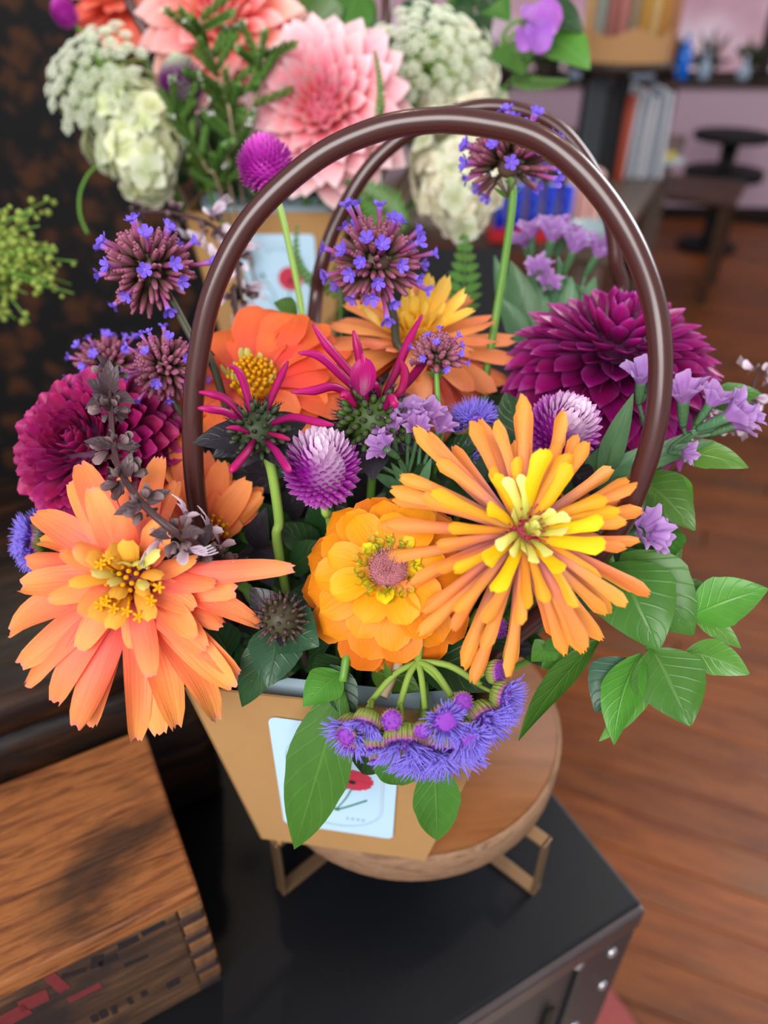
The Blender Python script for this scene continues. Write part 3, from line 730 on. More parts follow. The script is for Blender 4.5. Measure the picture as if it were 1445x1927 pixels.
# ---- wooden chair and black pedestal table before the pink wall
mChair = m_wood('dark_chair_wood', [(.3, '#2b1810'), (.7, '#4f2f1d')], (3, 40, 40), None, .45)
cc_ = Vector((1.40, 3.60, 0)); ca = math.radians(62)
def chm(x, y, z): return Matrix.Translation(cc_) @ Matrix.Rotation(ca, 4, 'Z') @ Matrix.Translation((x, y, z))
chr_ = thing('wooden_chair', 'brown wooden chair standing before the pink wall', 'chair', cc_)
flat_put('seat', MB().box(.42, .42, .03, None, .006), mChair, chr_, chm(0, 0, .445))
for sx in (-1, 1):
    flat_put('leg', MB().box(.04, .04, .43, None, .004), mChair, chr_, chm(.17 * sx, -.17, .215))
    flat_put('leg', MB().box(.04, .04, .43, None, .004), mChair, chr_, chm(.17 * sx, .19, .215))
    flat_put('back_post', MB().box(.04, .03, .40, None, .004), mChair, chr_, chm(.17 * sx, .195, .66))
flat_put('back_rail', MB().box(.38, .022, .09, None, .004), mChair, chr_, chm(0, .197, .80))
flat_put('back_rail', MB().box(.32, .02, .06, None, .004), mChair, chr_, chm(0, .197, .62))
for yy in (-.17, .19): flat_put('stretcher', MB().box(.30, .022, .03, None, .003), mChair, chr_, chm(0, yy, .20))
ptp = Vector((1.80, 4.25, 0))
pt = thing('pedestal_table', 'small black pedestal table against the pink wall', 'table', ptp)
put('top', MB().lathe([(.19, 0), (.195, .01), (.195, .025), (.19, .03)], 36).mesh('top', mBlack), pt, Matrix.Translation(ptp + BZ * .545))
put('column', MB().lathe([(.05, 0), (.035, .03), (.03, .3), (.045, .545)], 20).mesh('column', mBlack), pt, Matrix.Translation(ptp + BZ * .001))
put('lower_shelf', MB().lathe([(.2, 0), (.2, .04)], 36).mesh('lower_shelf', mBlack), pt, Matrix.Translation(ptp + BZ * .36))
put('foot', MB().lathe([(.16, 0), (.15, .02), (.05, .04)], 30).mesh('foot', mBlack), pt, Matrix.Translation(ptp + BZ * .001))
# ---- bottles and greenery on the ledge
mBotB = m_plain('vivid_blue_glass', '#0a78f0', .15, .6); mBotC = m_plain('clear_bottle_glass', '#9fb0c8', .12, .6)
bp = [(1283, 135, .30, mBotB, 'vivid blue bottle on the window ledge'), (1195, 160, .16, mBotC, 'pale blue glass jar on the window ledge'), (1218, 150, .20, mBotC, 'tall clear bottle right of the pale blue jar'), (1318, 166, .17, mBotC, 'clear bottle right of the vivid blue bottle'), (1395, 152, .14, mBotC, 'clear bottle at the right end of the ledge'), (1080, 150, .16, mBotC, 'small blue-white box-like jar at the left end of the ledge')]
for px, py, h_, m_, lb in bp:
    d = W(px, py, 1.0) - CAM
    k_ = (WB + wy * .07 - CAM).dot(wy) / d.dot(wy); q = CAM + d * k_; q.z = .7415
    o = thing('glass_bottle', lb, 'bottle', q)
    hh = h_ * .72
    put('body', MB().lathe([(.03, 0), (.036, .006), (.036, hh * .6), (.02, hh * .75), (.012, hh * .8), (.012, hh)], 18).mesh('body', m_), o, Matrix.Translation(q))
    put('stopper', MB().lathe([(.013, hh), (.013, hh + .02)], 12).mesh('stopper', mWht), o, Matrix.Translation(q))
mDkLeaf = m_leaf('dark_ledge_leaf', '#3a4420', '#556030', '#20260f')
for i in range(11):
    q = WB + wx * (-1.55 + i * .235) + wy * .17 + BZ * .742
    o = thing('ledge_plant', 'bushy dark green plant on the ledge, %s from the left' % ['first', 'second', 'third', 'fourth', 'fifth', 'sixth', 'seventh', 'eighth', 'ninth', 'tenth', 'eleventh'][i], 'plant', q, 'plants on the window ledge')
    put('pot', MB().lathe([(.04, 0), (.055, .05), (.05, .05), (.045, .045)], 16).mesh('pot', mDkWood), o, Matrix.Translation(q))
    for j in range(22):
        a = R.uniform(0, 2 * PI); e = R.uniform(.1, 1.2); L_ = R.uniform(.09, .22)
        A_ = q + BZ * .05; B_ = A_ + Vector((math.cos(a) * math.cos(e) * 1.0, math.sin(a) * math.cos(e) * .35, math.sin(e))) * L_
        blade('leaf', o, A_, B_, .035, mDkLeaf, arch=.15, n=6, m=3)

# ================================================================ FLOWER MATERIALS
mStem = m_plain('green_stem', '#5d8a33', .45, .4, 0, .15, 40)
mStemL = m_plain('light_green_stem', '#86a84a', .45, .4, 0, .12, 40)
mStemD = m_plain('dark_stem', '#3c3a2a', .5, .4, 0, .2, 60)
mStemP = m_plain('purple_brown_stem', '#40282b', .5, .4, 0, .2, 60)
mStemB = m_plain('woody_tan_stem', '#94806a', .6, .3, 0, .2, 60)
mLeafG = m_leaf('basil_leaf_green', '#4b7a2a', '#7fa858', '#3a6320')
mLeafB = m_leaf('bright_basil_leaf', '#629a38', '#96c06c', '#4f8430', trans=.3)
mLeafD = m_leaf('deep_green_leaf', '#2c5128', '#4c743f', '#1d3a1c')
mLeafBlue = m_leaf('blue_green_leaf', '#3a6045', '#587c5c', '#2a4c36', veins=6)
mLeafPur = m_leaf('purple_black_leaf', '#35323a', '#4a3e46', '#231f26', veins=6)
mGreyG = m_leaf('grey_green_statice_leaf', '#5f8a5c', '#87a87f', '#4b7650', veins=3, vamt=.25)
mSepal = m_plain('green_sepal', '#55702f', .5, .4, .15, .2, 200)

mLeafBas = m_leaf('mauve_brown_basil_bract', '#584448', '#75605f', '#42323a', veins=5)
def cup_down(a, b): return lambda t: -(a + (b - a) * t)
def stem_to(parent, c, n, base, rad, mat, sag=.03, mid=None):
    c = Vector(c); n = Vector(n).normalized(); base = Vector(base)
    pts = [c - n * .002, c - n * sag]
    if mid is not None: pts.append(Vector(mid))
    pts += [base.lerp(pts[-1], .35), base]
    return stem(parent, pts, rad, mat)
def GB(dx=0, dy=0): return Vector((-.018 + dx, .278 + dy, .875))      # foot of a stem in the front pot
def GR(dx=0, dy=0): return Vector((-.10 + dx, .715 + dy, .96))        # foot of a stem in the rear pot
def ring(parent, name, meshes, c, n, count, r0, h, el, jit=.1, sc=(.9, 1.1), phase=0, elj=.12, roll=.25, skip=None, rr=R):
    x, y, z = frame(n); c = Vector(c); out = []
    for i in range(count):
        a = phase + 2 * PI * i / count + rr.uniform(-jit, jit)
        if skip and skip(a % (2 * PI)): continue
        er = x * math.cos(a) + y * math.sin(a); e = el + rr.uniform(-elj, elj)
        X = er * math.cos(e) + z * math.sin(e); Z = z * math.cos(e) - er * math.sin(e)
        q = Matrix.Rotation(rr.uniform(-roll, roll), 3, X); Z = q @ Z
        s = rr.uniform(*sc)
        out.append(put(name, rr.choice(meshes), parent, mat3(X, Z.cross(X), Z, c + er * r0 + z * h) @ Matrix.Diagonal((s, s * rr.uniform(.9, 1.1), s, 1))))
    return out
def calyx(parent, c, n, r, h, mat=None, k=14):
    x, y, z = frame(n)
    put('calyx', MB().lathe([(r * .18, -h), (r * .6, -h * .75), (r, -h * .25), (r * .85, 0)], k).mesh('calyx', mat or mSepal), parent, mat3(x, y, z, c))

# ================================================================ ZINNIAS
# ---- coral zinnia, front left, petals drawn one by one
mCoral = m_petal('coral_petal', [(0, '#e0626c'), (.35, '#f87e68'), (.7, '#ff8c58'), (.95, '#fb9c54'), (1, '#f09078')], streak=.10, var=.08)
mCoralIn = m_petal('golden_inner_petal', [(0, '#c07a20'), (.5, '#eba63a'), (1, '#f0b64a')], streak=.1)
mYelGreen = m_petal('yellow_green_floret', [(0, '#8f9a2c'), (.6, '#cfc95a'), (1, '#e3dc84')], streak=.08)
mStamen = m_plain('bright_yellow_stamen', '#f0a90c', .5, .3, .2); mRedEye = m_plain('dark_red_disc', '#6b1420', .6, .3, 0, .3, 400)
cz = (250, 1088, .285); nz_ = N(-.05, .12, 1)
Z1 = thing('zinnia', 'large coral zinnia with long ragged petals at the front left', 'flower', GB(-.03, -.01), 'zinnias')
tips = [(12, 1188, 62), (38, 1252, 52), (48, 1288, 55), (98, 1322, 50), (140, 1372, 55), (168, 1368, 50), (258, 1396, 50), (298, 1385, 62), (332, 1368, 66), (412, 1354, 62), (440, 1292, 58), (448, 1270, 44), (38, 1104, 62), (45, 1052, 50), (72, 1012, 50), (62, 962, 56), (130, 905, 52), (148, 872, 58), (228, 880, 44), (545, 1066, 46), (440, 1112, 54), (490, 1172, 50), (420, 1170, 60), (330, 905, 50), (300, 860, 52), (385, 1225, 60)]
c0 = W(*cz)
for i, (tx_, ty_, wp) in enumerate(tips):
    ang = math.atan2(ty_ - cz[1], tx_ - cz[0]); b_ = W(cz[0] + 20 * math.cos(ang), cz[1] + 20 * math.sin(ang), cz[2] + .003)
    up_ = ty_ < cz[1]
    tipd = cz[2] + (.012 if up_ else -.004) + R.uniform(-.005, .006)
    if tx_ > 500: tipd = .270
    blade('petal', Z1, b_, W(tx_, ty_, tipd), wp * 1.12 / F * cz[2], mCoral, prof_coral, arch=R.uniform(.02, .11), cup=R.choice((-.6, -.9, .6, .45, -.5)), notch=.02, wave=.06, sd=i, roll=R.uniform(-.35, .35), tipcurl=R.uniform(-.02, .06), twist=R.uniform(-.2, .2))
for i in range(15):     # second, shorter layer
    a = 2 * PI * i / 15 + R.uniform(-.15, .15); rr_ = R.uniform(120, 195)
    if -1.4 < (a if a < PI else a - 2 * PI) < -.2: rr_ *= .7
    b_ = W(cz[0] + 16 * math.cos(a), cz[1] + 16 * math.sin(a), cz[2] - .003); t_ = W(cz[0] + rr_ * math.cos(a), cz[1] + rr_ * math.sin(a), cz[2] - .012 + R.uniform(-.006, .004))
    blade('petal', Z1, b_, t_, R.uniform(42, 58) / F * cz[2], mCoral, prof_coral, arch=R.uniform(.02, .1), cup=R.choice((-.6, .5, -.8)), notch=.018, wave=.05, sd=50 + i, roll=R.uniform(-.3, .3))
for (tx_, ty_, wp, m_) in ((165, 1045, 40, mCoralIn), (205, 1030, 44, mCoralIn), (240, 1018, 40, mCoralIn), (175, 1165, 46, mCoralIn), (208, 1182, 42, mCoralIn), (285, 1165, 34, mCoralIn), (130, 1098, 28, mCoralIn), (275, 1120, 24, mCoralIn), (172, 1078, 26, mYelGreen), (275, 1108, 22, mYelGreen), (300, 1040, 30, mYelGreen), (205, 1100, 22, mYelGreen), (230, 1060, 28, mYelGreen), (262, 1060, 20, mYelGreen), (305, 1085, 26, mCoralIn), (215, 1125, 34, mCoralIn)):
    ang = math.atan2(ty_ - cz[1], tx_ - cz[0])
    blade('inner_petal', Z1, W(cz[0] + 12 * math.cos(ang), cz[1] + 12 * math.sin(ang), cz[2] - .004), W(tx_, ty_, cz[2] - .022), wp / F * cz[2], m_, prof_zin, arch=.12, cup=-.7, sd=int(tx_), n=8, m=5)
def eye(parent, c, n, r, h, m_dome, m_tip, k=60, tl=.004, tr=.0006, head=.0011):
    x, y, z = frame(n); mb = MB(); mb.lathe([(r, -h * .3), (r * .95, h * .25), (r * .7, h * .7), (r * .35, h * .95), (r * .05, h)], 18)
    put('disc', mb.mesh('disc', m_dome), parent, mat3(x, y, z, c), label='dark central disc')
    mb = MB()
    for i in range(k):
        q = math.sqrt((i + .5) / k); a = i * 2.39996; p = Vector((r * q * math.cos(a), r * q * math.sin(a), h * (1 - q * q * .9)))
        d_ = Vector((p.x * .6 / r, p.y * .6 / r, 1)).normalized() * tl * R.uniform(.6, 1.1)
        mb.tube([p, p + d_], [tr, tr * .8], 5, 1, smooth=False); e_ = p + d_; mb.ball(e_, head, 6, 3)
    put('stamens', mb.mesh('stamens', m_tip), parent, mat3(x, y, z, c), kind='stuff')
eye(Z1, W(cz[0], cz[1], cz[2] - .006), nz_, .009, .006, mRedEye, mStamen, 46)
mb = MB()
for (sx_, sy_) in ((200, 1130), (215, 1145), (190, 1138), (240, 1150), (262, 1160), (285, 1130), (205, 1050), (190, 1062), (300, 1105)):
    p = W(sx_, sy_, cz[2] - .020)
    for k_ in range(5):
        a = k_ * 2 * PI / 5; mb.tube([p, p + (RIGHT * math.cos(a) + UP * math.sin(a)) * .0022 + N(0, 0, 1) * .0012], [.0007, .0005], 5, 1, smooth=False)
    mb.tube([W(cz[0], cz[1], cz[2] - .006).lerp(p, .5), p], .0005, 5, 1, smooth=False)
put('star_florets', MB().add(np.concatenate(mb.v) - np.array(c0), mb.f).mesh('star_florets', mStamen), Z1, Matrix.Translation(c0), kind='stuff')
calyx(Z1, W(cz[0], cz[1], cz[2] + .006), nz_, .012, .014)
stem_to(Z1, W(cz[0], cz[1], cz[2] + .014), nz_, GB(-.03, -.01), .0026, mStem, .03, Vector((-.06, .245, 1.03)))

# ---- second coral zinnia behind the left handle
mCoral2 = m_petal('deep_coral_petal', [(0, '#d4585a'), (.4, '#f27d4a'), (1, '#f58f50')], streak=.1)
Z2 = thing('zinnia', 'coral orange zinnia turned away behind the left arm of the handle', 'flower', GB(-.025, 0), 'zinnias')
cz2 = (392, 1015, .338)
for i, (tx_, ty_, wp) in enumerate([(298, 862, 46), (330, 812, 52), (360, 822, 50), (388, 850, 44), (415, 868, 50), (425, 872, 46), (440, 905, 44), (468, 905, 52), (488, 915, 54), (492, 930, 46), (480, 960, 42), (455, 985, 40), (345, 905, 46), (375, 920, 44), (405, 925, 40), (265, 870, 36), (280, 930, 40)]):
    ang = math.atan2(ty_ - cz2[1], tx_ - cz2[0])
    blade('petal', Z2, W(cz2[0] + 14 * math.cos(ang), cz2[1] + 14 * math.sin(ang), cz2[2]), W(tx_, ty_, cz2[2] + R.uniform(-.008, .012)), wp / F * cz2[2], mCoral2, prof_coral, arch=.06, cup=R.choice((-.5, .5, -.8)), notch=.03, wave=.05, sd=100 + i, roll=R.uniform(-.5, .5))
n2_ = N(.1, .7, .5); calyx(Z2, W(*cz2), n2_, .010, .012); eye(Z2, W(cz2[0], cz2[1] - 8, cz2[2] - .004), n2_, .008, .005, mRedEye, mStamen, 30)
stem_to(Z2, W(cz2[0], cz2[1] + 20, cz2[2]), n2_, GB(-.025, 0), .0024, mStem, .02)

# ---- orange-yellow zinnia, centre front
oz = W(732, 1078, .288); on = N(-.05, .30, .95)
Z3 = thing('zinnia', 'orange-yellow zinnia with neat overlapping petals in the centre front', 'flower', GB(.0, -.02), 'zinnias')
cols = [[(0, '#a04434'), (.35, '#cc5a14'), (1, '#d46618')], [(0, '#a85038'), (.35, '#d4680c'), (1, '#da720f')], [(0, '#ae5c3c'), (.35, '#dc7806'), (1, '#e28208')], [(0, '#b06440'), (.35, '#e68a03'), (1, '#ea9404')], [(0, '#b06c48'), (.4, '#ec9a03'), (1, '#f4a805')]]
spec = [(12, .0385, .0205, -.34, -.010), (13, .0365, .0185, -.12, -.006), (12, .0320, .0172, .06, -.002), (12, .0262, .0150, .26, .001), (9, .0205, .0132, .46, .004)]
px_ = lambda p: p / F * .29
for k_, (cnt_, L_, Wd_, el_, h_) in enumerate(spec):
    m_ = m_petal('orange_zinnia_petal_%d' % k_, cols[k_], streak=.07, var=.05, hue=.008, edge='#f0a040', edge_amt=.3)
    ms = [petal_mesh('petal', m_, L_, Wd_, prof_round, lambda t: .30 - .95 * t, R.choice((.3, .4, -.25)), 12, 9, notch=.006, wave=.02, sd=k_ * 10 + j) for j in range(5)]
    ring(Z3, 'petal', ms, oz, on, cnt_, .0035, h_, el_, .07, (.94, 1.06), k_ * .9, .06, .12)
mIn5 = m_petal('yellow_small_petal', [(0, '#a7a02a'), (.5, '#e9c315'), (1, '#f8d41e')], streak=.06)
ms = [petal_mesh('small_petal', mIn5, .0095, .0062, prof_round, lambda t: .7 - 1.3 * t, .7, 8, 7, sd=j) for j in range(3)]
ring(Z3, 'small_petal', ms, oz, on, 9, .0072, .004, .75, .2, (.8, 1.15), .3, .15)
mCurlF = m_petal('lime_curled_floret', [(0, '#7d962a'), (.6, '#aebd32'), (1, '#d6d850')], streak=.05)
ms = []
for j in range(3):
    mb = MB(); P = np.zeros((6, 9, 3)); UV = np.zeros((6, 9, 2))
    for i in range(6):
        for q in range(9):
            a = q / 8 * 1.7 * PI + j; r_ = .0008 + .0008 * (i / 5) ** 2; P[i, q] = (r_ * math.cos(a), r_ * math.sin(a), .0065 * i / 5); UV[i, q] = (q / 8, i / 5)
    ms.append(mb.grid(P, UV).mesh('curled_floret', mCurlF))
x, y, z = frame(on)
for i in range(34):
    a = i * 2 * PI / 34 * 2 + R.uniform(-.1, .1); r_ = (.0082, .0102)[i % 2] + R.uniform(-.0006, .0006)
    er = x * math.cos(a) + y * math.sin(a); Zd = (z + er * R.uniform(.15, .45)).normalized(); xx, yy, zz = frame(Zd)
    put('curled_floret', R.choice(ms), Z3, mat3(xx, yy, zz, oz + er * r_ + z * .0045) @ Matrix.Rotation(R.uniform(0, 6), 4, 'Z'))
mPinkD = m_plain('dusty_pink_disc', '#b06a72', .7, .2, .1, .2, 500); mPinkH = m_plain('pink_disc_hair', '#d09a9c', .6, .2, .2)
put('disc', MB().lathe([(.0074, -.002), (.0074, .006), (.0064, .0085), (.004, .0095), (.0015, .0088), (.0002, .0080)], 20).mesh('disc', mPinkD), Z3, mat3(x, y, z, oz), label='dusty pink fuzzy centre')
mb = MB()
for i in range(230):
    q = math.sqrt((i + .5) / 230); a = i * 2.39996; p = Vector((.0072 * q * math.cos(a), .0072 * q * math.sin(a), .0095 - .0028 * q ** 4 - .001 * (1 - q) ** 3))
    d_ = Vector((p.x * 70 + R.uniform(-.4, .4), p.y * 70 + R.uniform(-.4, .4), 1)).normalized() * .0024; mb.tube([p, p + d_], [.00022, .00008], 4, 1, smooth=False)
put('disc_hairs', mb.mesh('disc_hairs', mPinkH), Z3, mat3(x, y, z, oz), kind='stuff')
calyx(Z3, oz - on * .004, on, .013, .016); stem_to(Z3, oz - on * .016, on, GB(0, -.02), .0028, mStem, .03)

# ---- cactus zinnia, right front
kz = W(985, 1000, .268); kn = N(.10, .14, 1)
Z4 = thing('zinnia', 'large cactus zinnia with narrow rolled orange petals at the right front', 'flower', GB(.02, -.015), 'zinnias')
mK1 = m_petal('rolled_orange_petal', [(0, '#b5667c'), (.35, '#d98a78'), (.6, '#ee9450'), (1, '#f59a3a')], streak=.09, var=.07)
mK2 = m_petal('rolled_yellow_petal', [(0, '#c9886a'), (.4, '#e49a34'), (1, '#f4b21c')], streak=.08)
mK3 = m_petal('bright_yellow_petal', [(0, '#d0a03a'), (.4, '#eeb80e'), (1, '#f5c812')], streak=.06)
mK4 = m_petal('pale_lime_petal', [(0, '#a5ab45'), (.5, '#d8d562'), (1, '#e9e58c')], streak=.06)
def kset(m_, L_, Wd_, b0, b1, nvar, c0_=1.75, c1_=.95, sd=0):
    Wd_ *= .80
    return [petal_mesh('petal', m_, L_ * R.uniform(.85, 1.12), Wd_, prof_cactus, (lambda bb: (lambda t: b0 + bb * t))(b1 + R.uniform(-.45, .3)), cup_down(c0_, c1_), 14, 7, notch=.018, wave=.015, sd=sd + j, twist=R.uniform(-.35, .35), sway=R.uniform(-.14, .14)) for j in range(nvar)]
ring(Z4, 'petal', kset(mK1, .050, .0098, 0, -.35, 10, sd=1), kz, kn, 21, .004, -.006, -.10, .12, (.9, 1.1), 0, .08)
ring(Z4, 'petal', kset(mK1, .046, .0092, .1, -.4, 10, sd=20), kz, kn, 21, .004, -.003, .12, .14, (.88, 1.08), .15, .1)
ring(Z4, 'petal', kset(mK1, .038, .0088, .15, -.4, 9, sd=40), kz, kn, 18, .0035, -.001, .36, .16, (.85, 1.1), .4, .12)
ring(Z4, 'petal', kset(mK2, .031, .0082, .1, -.3, 7, sd=60), kz, kn, 12, .003, .001, .58, .25, (.85, 1.1), .2, .14)
ring(Z4, 'inner_petal', kset(mK3, .025, .0088, .1, -.35, 4, 1.2, .5, sd=80), kz, kn, 9, .0035, .002, .72, .25, (.8, 1.15), .1, .18)
ring(Z4, 'inner_petal', kset(mK4, .015, .0058, .1, -.3, 4, 1.2, .4, sd=90), kz, kn, 11, .003, .004, .9, .35, (.75, 1.15), .3, .25)
ring(Z4, 'inner_petal', kset(mK4, .011, .004, .2, .3, 3, 1.4, .6, sd=95), kz, kn, 9, .0012, .005, 1.2, .3, (.8, 1.2), .1, .2)
eye(Z4, kz, kn, .007, .006, m_plain('crimson_disc', '#8a2233', .6, .3, 0, .3, 400), m_plain('crimson_thread', '#b8364a', .6), 50, .006, .0003, .0004)
calyx(Z4, kz - kn * .006, kn, .011, .016); stem_to(Z4, kz - kn * .018, kn, GB(.02, -.015), .003, mStem, .03, Vector((.04, .245, 1.03)))

# ---- small orange zinnia half hidden behind the cactus zinnia
Z5 = thing('zinnia', 'small burnt orange zinnia half hidden behind the cactus zinnia', 'flower', GB(.025, 0), 'zinnias')
z5 = W(1065, 985, .325); n5 = N(.45, .35, .8)
mK5 = m_petal('burnt_orange_petal', [(0, '#9c4a2a'), (.4, '#c4652c'), (1, '#e48434')], streak=.1)
ring(Z5, 'petal', kset(mK5, .024, .009, 0, -.3, 4, 1.6, .5, sd=120), z5, n5, 14, .003, 0, .1, .1, (.85, 1.15), 0, .15)
ring(Z5, 'petal', kset(mK5, .017, .008, 0, -.3, 3, 1.6, .5, sd=130), z5, n5, 10, .003, .002, .5, .1, (.85, 1.15), .3, .15)
eye(Z5, z5, n5, .006, .005, mRedEye, mStamen, 24); calyx(Z5, z5 - n5 * .003, n5, .009, .012); stem_to(Z5, z5 - n5 * .014, n5, GB(.025, 0), .0024, mStem, .02)

# ---- broad coral-red zinnia, rear left
mRedC = m_petal('coral_red_petal', [(0, '#d8405c'), (.3, '#f0604a'), (.7, '#fb6f3e'), (1, '#fa7a44')], streak=.12, var=.05)
Z6 = thing('zinnia', 'broad-petalled coral red zinnia with yellow eye behind the bee balm', 'flower', GB(-.02, .02), 'zinnias')
cz6 = (475, 728, .352); n6 = N(.0, .62, .78)
for i, (tx_, ty_, wp, dd) in enumerate([(400, 672, 90, .03), (455, 615, 105, .034), (525, 588, 110, .036), (585, 605, 95, .036), (640, 645, 90, .034), (660, 700, 85, .026), (650, 755, 85, .012), (600, 785, 90, 0), (360, 725, 80, .026), (325, 775, 80, .012), (370, 800, 85, -.002), (440, 815, 85, -.01), (520, 810, 90, -.01), (560, 640, 80, .03), (610, 690, 80, .02), (490, 640, 85, .028)]):
    ang = math.atan2(ty_ - cz6[1], tx_ - cz6[0])
    blade('petal', Z6, W(cz6[0] + 22 * math.cos(ang), cz6[1] + 12 * math.sin(ang), cz6[2]), W(tx_, ty_, cz6[2] + dd * .8 + (.004 if i > 12 else 0) * -2), wp / F * cz6[2] * 1.35, mRedC, prof_wide, arch=.10 if i < 13 else .14, cup=R.uniform(.15, .45), hint=n6 * .8 + N(0, 0, 1) * .4, notch=.03, wave=.04, sd=200 + i)
ms = [petal_mesh('inner_petal', mYelGreen, .013, .004, prof_zin, .3, -1.2, 7, 5, sd=j) for j in range(3)]
ring(Z6, 'inner_petal', ms, W(470, 722, cz6[2] - .004), n6, 13, .005, 0, .95, .2, (.7, 1.2), 0, .25)
eye(Z6, W(478, 722, cz6[2] - .006), n6, .009, .008, m_plain('golden_disc', '#c98a10', .6, .3, 0, .3, 400), mStamen, 70, .005, .0006, .0012)
calyx(Z6, W(475, 735, cz6[2] + .004), n6, .012, .014); stem_to(Z6, W(475, 760, cz6[2] + .008), n6, GB(-.02, .02), .0026, mStem, .02)

# ---- peach zinnia, rear centre
mPe1 = m_petal('peach_coral_petal', [(0, '#c9463a'), (.4, '#e0664a'), (1, '#ee8a5a')], streak=.12, var=.1)
mPe2 = m_petal('peach_orange_petal', [(0, '#cf7a40'), (.5, '#e8945a'), (1, '#e27e58')], streak=.12, var=.1)
mPe3 = m_petal('honey_yellow_petal', [(0, '#d8a030'), (.5, '#f2bc3a'), (1, '#f4ce62')], streak=.1)
pz = W(776, 650, .39); pn = N(.03, .74, .64)
Z7 = thing('zinnia', 'large peach orange zinnia at the rear centre behind the tall verbena', 'flower', GB(0, .03), 'zinnias')
def pset(m_, L_, Wd_, nvar, b, sd): return [petal_mesh('petal', m_, L_, Wd_, prof_zin, (lambda bb: (lambda t: .15 - bb * t))(b + R.uniform(-.2, .2)), R.choice((-.9, -.6, .5)), 10, 7, notch=.05, wave=.05, sd=sd + j) for j in range(nvar)]
ring(Z7, 'petal', pset(mPe1, .053, .016, 5, .75, 300), pz, pn, 16, .005, -.008, -.38, .12, (.9, 1.1), 0, .12)
ring(Z7, 'petal', pset(mPe1, .052, .0155, 5, .6, 310), pz, pn, 17, .005, -.004, -.12, .12, (.9, 1.1), .2, .12)
ring(Z7, 'petal', pset(mPe2, .049, .014, 5, .5, 320), pz, pn, 16, .005, -.001, .12, .12, (.9, 1.1), .1, .12)
ring(Z7, 'petal', pset(mPe2, .041, .012, 5, .4, 330), pz, pn, 14, .005, .002, .40, .14, (.9, 1.1), .3, .12)
ring(Z7, 'inner_petal', pset(mPe3, .030, .0085, 5, .3, 340), pz, pn, 14, .005, .004, .75, .2, (.85, 1.15), .0, .15)
ring(Z7, 'inner_petal', pset(mPe3, .018, .006, 5, .1, 350), pz, pn, 14, .004, .006, 1.05, .2, (.85, 1.15), .0, .2)
eye(Z7, pz + pn * .004, pn, .008, .008, m_plain('amber_disc', '#b9821a', .6, .3, 0, .3, 400), mStamen, 40, .005)
calyx(Z7, pz - pn * .006, pn, .013, .016); stem_to(Z7, pz - pn * .02, pn, GB(0, .03), .003, mStem, .02)

# ================================================================ DAHLIAS
def dahlia(label, c, n, count, core, L0, L1, W0, W1, mat, base, p0=6, p1=112, cup0=1.3, cup1=.75, prof=prof_ball, bend0=.5, bend1=-.35, group='dahlias', eyec='#4a1038', stemmat=None, sq=.8, tilt=0):
    t_ = thing('dahlia', label, 'flower', base, group); x, y, z = frame(n); NB = 7; sets = []
    for b_ in range(NB):
        f_ = b_ / (NB - 1); L_ = L0 + (L1 - L0) * f_ ** .8; Wd_ = W0 + (W1 - W0) * f_ ** .8; cu = cup0 + (cup1 - cup0) * f_; be = bend0 + (bend1 - bend0) * f_
        sets.append([petal_mesh('petal', mat, L_, Wd_, prof, (lambda q: (lambda t: q * t))(be + R.uniform(-.12, .12)), (lambda c1: (lambda t: c1 * (1.15 - .5 * t)))(cu), 7, 7, wave=.02, sd=b_ * 5 + j, notch=.01) for j in range(3)])
    for i in range(count):
        f_ = (i + .5) / count; ph = math.radians(p0 + (p1 - p0) * f_ ** .62); a = i * 2.39996
        er = x * math.cos(a) + y * math.sin(a); ph += R.uniform(-.05, .05)
        pd = ph + math.radians(tilt) * min(1, ph / .7) * (1 if ph < 1.5 else max(.3, 1 - (ph - 1.5)))
        X = er * math.sin(pd) + z * math.cos(pd); Z = z * math.sin(pd) - er * math.cos(pd)
        s = R.uniform(.93, 1.07)
        put('petal', R.choice(sets[min(NB - 1, int(f_ * NB))]), t_, mat3(X, Z.cross(X), Z, Vector(c) + er * core * math.sin(ph) + z * core * sq * math.cos(ph)) @ Matrix.Diagonal((s, s, s, 1)))
    mb = MB(); mb.ball((0, 0, 0), core * .98, 16, 9, 0, sq); put('core', mb.mesh('core', m_plain('dahlia_core', eyec, .6, .3, 0, .3, 300)), t_, mat3(x, y, z, c))
    calyx(t_, Vector(c) - z * core * .9, n, core * .8, core * .9)
    stem_to(t_, Vector(c) - z * core * 1.2, n, base, .003, stemmat or mStem, .03)
    return t_
mBurg = m_petal('burgundy_dahlia_petal', [(0, '#4c0a2e'), (.5, '#83104a'), (.85, '#9a1458'), (1, '#b8357a')], edge='#b03a80', edge_amt=.5, streak=.06, var=.12, trans=.2, spec=.35, rough=.42)
mPurp = m_petal('purple_dahlia_petal', [(0, '#4a0630'), (.5, '#7a0a50'), (.85, '#98106a'), (1, '#bc48a4')], edge='#a84a9c', edge_amt=.4, streak=.07, var=.14, trans=.2, spec=.7, rough=.30)  # lilac edge tint paints extra highlight into the petal colour
dahlia('burgundy ball dahlia with green eye at the left edge of the bouquet', W(182, 845, .345), N(-.22, .22, .95), 285, .019, .010, .027, .0068, .0150, mBurg, GB(-.035, .01), p0=3, p1=118, tilt=12, cup0=1.3, cup1=1.1)
dahlia('large magenta-purple dahlia behind the right arm of the handle', W(1150, 692, .372), N(.02, .80, .60), 270, .026, .017, .039, .0095, .0225, mPurp, GB(.035, .02), p0=4, p1=115, tilt=32, cup0=1.2, cup1=.85, bend1=-.45, prof=prof_dahl)

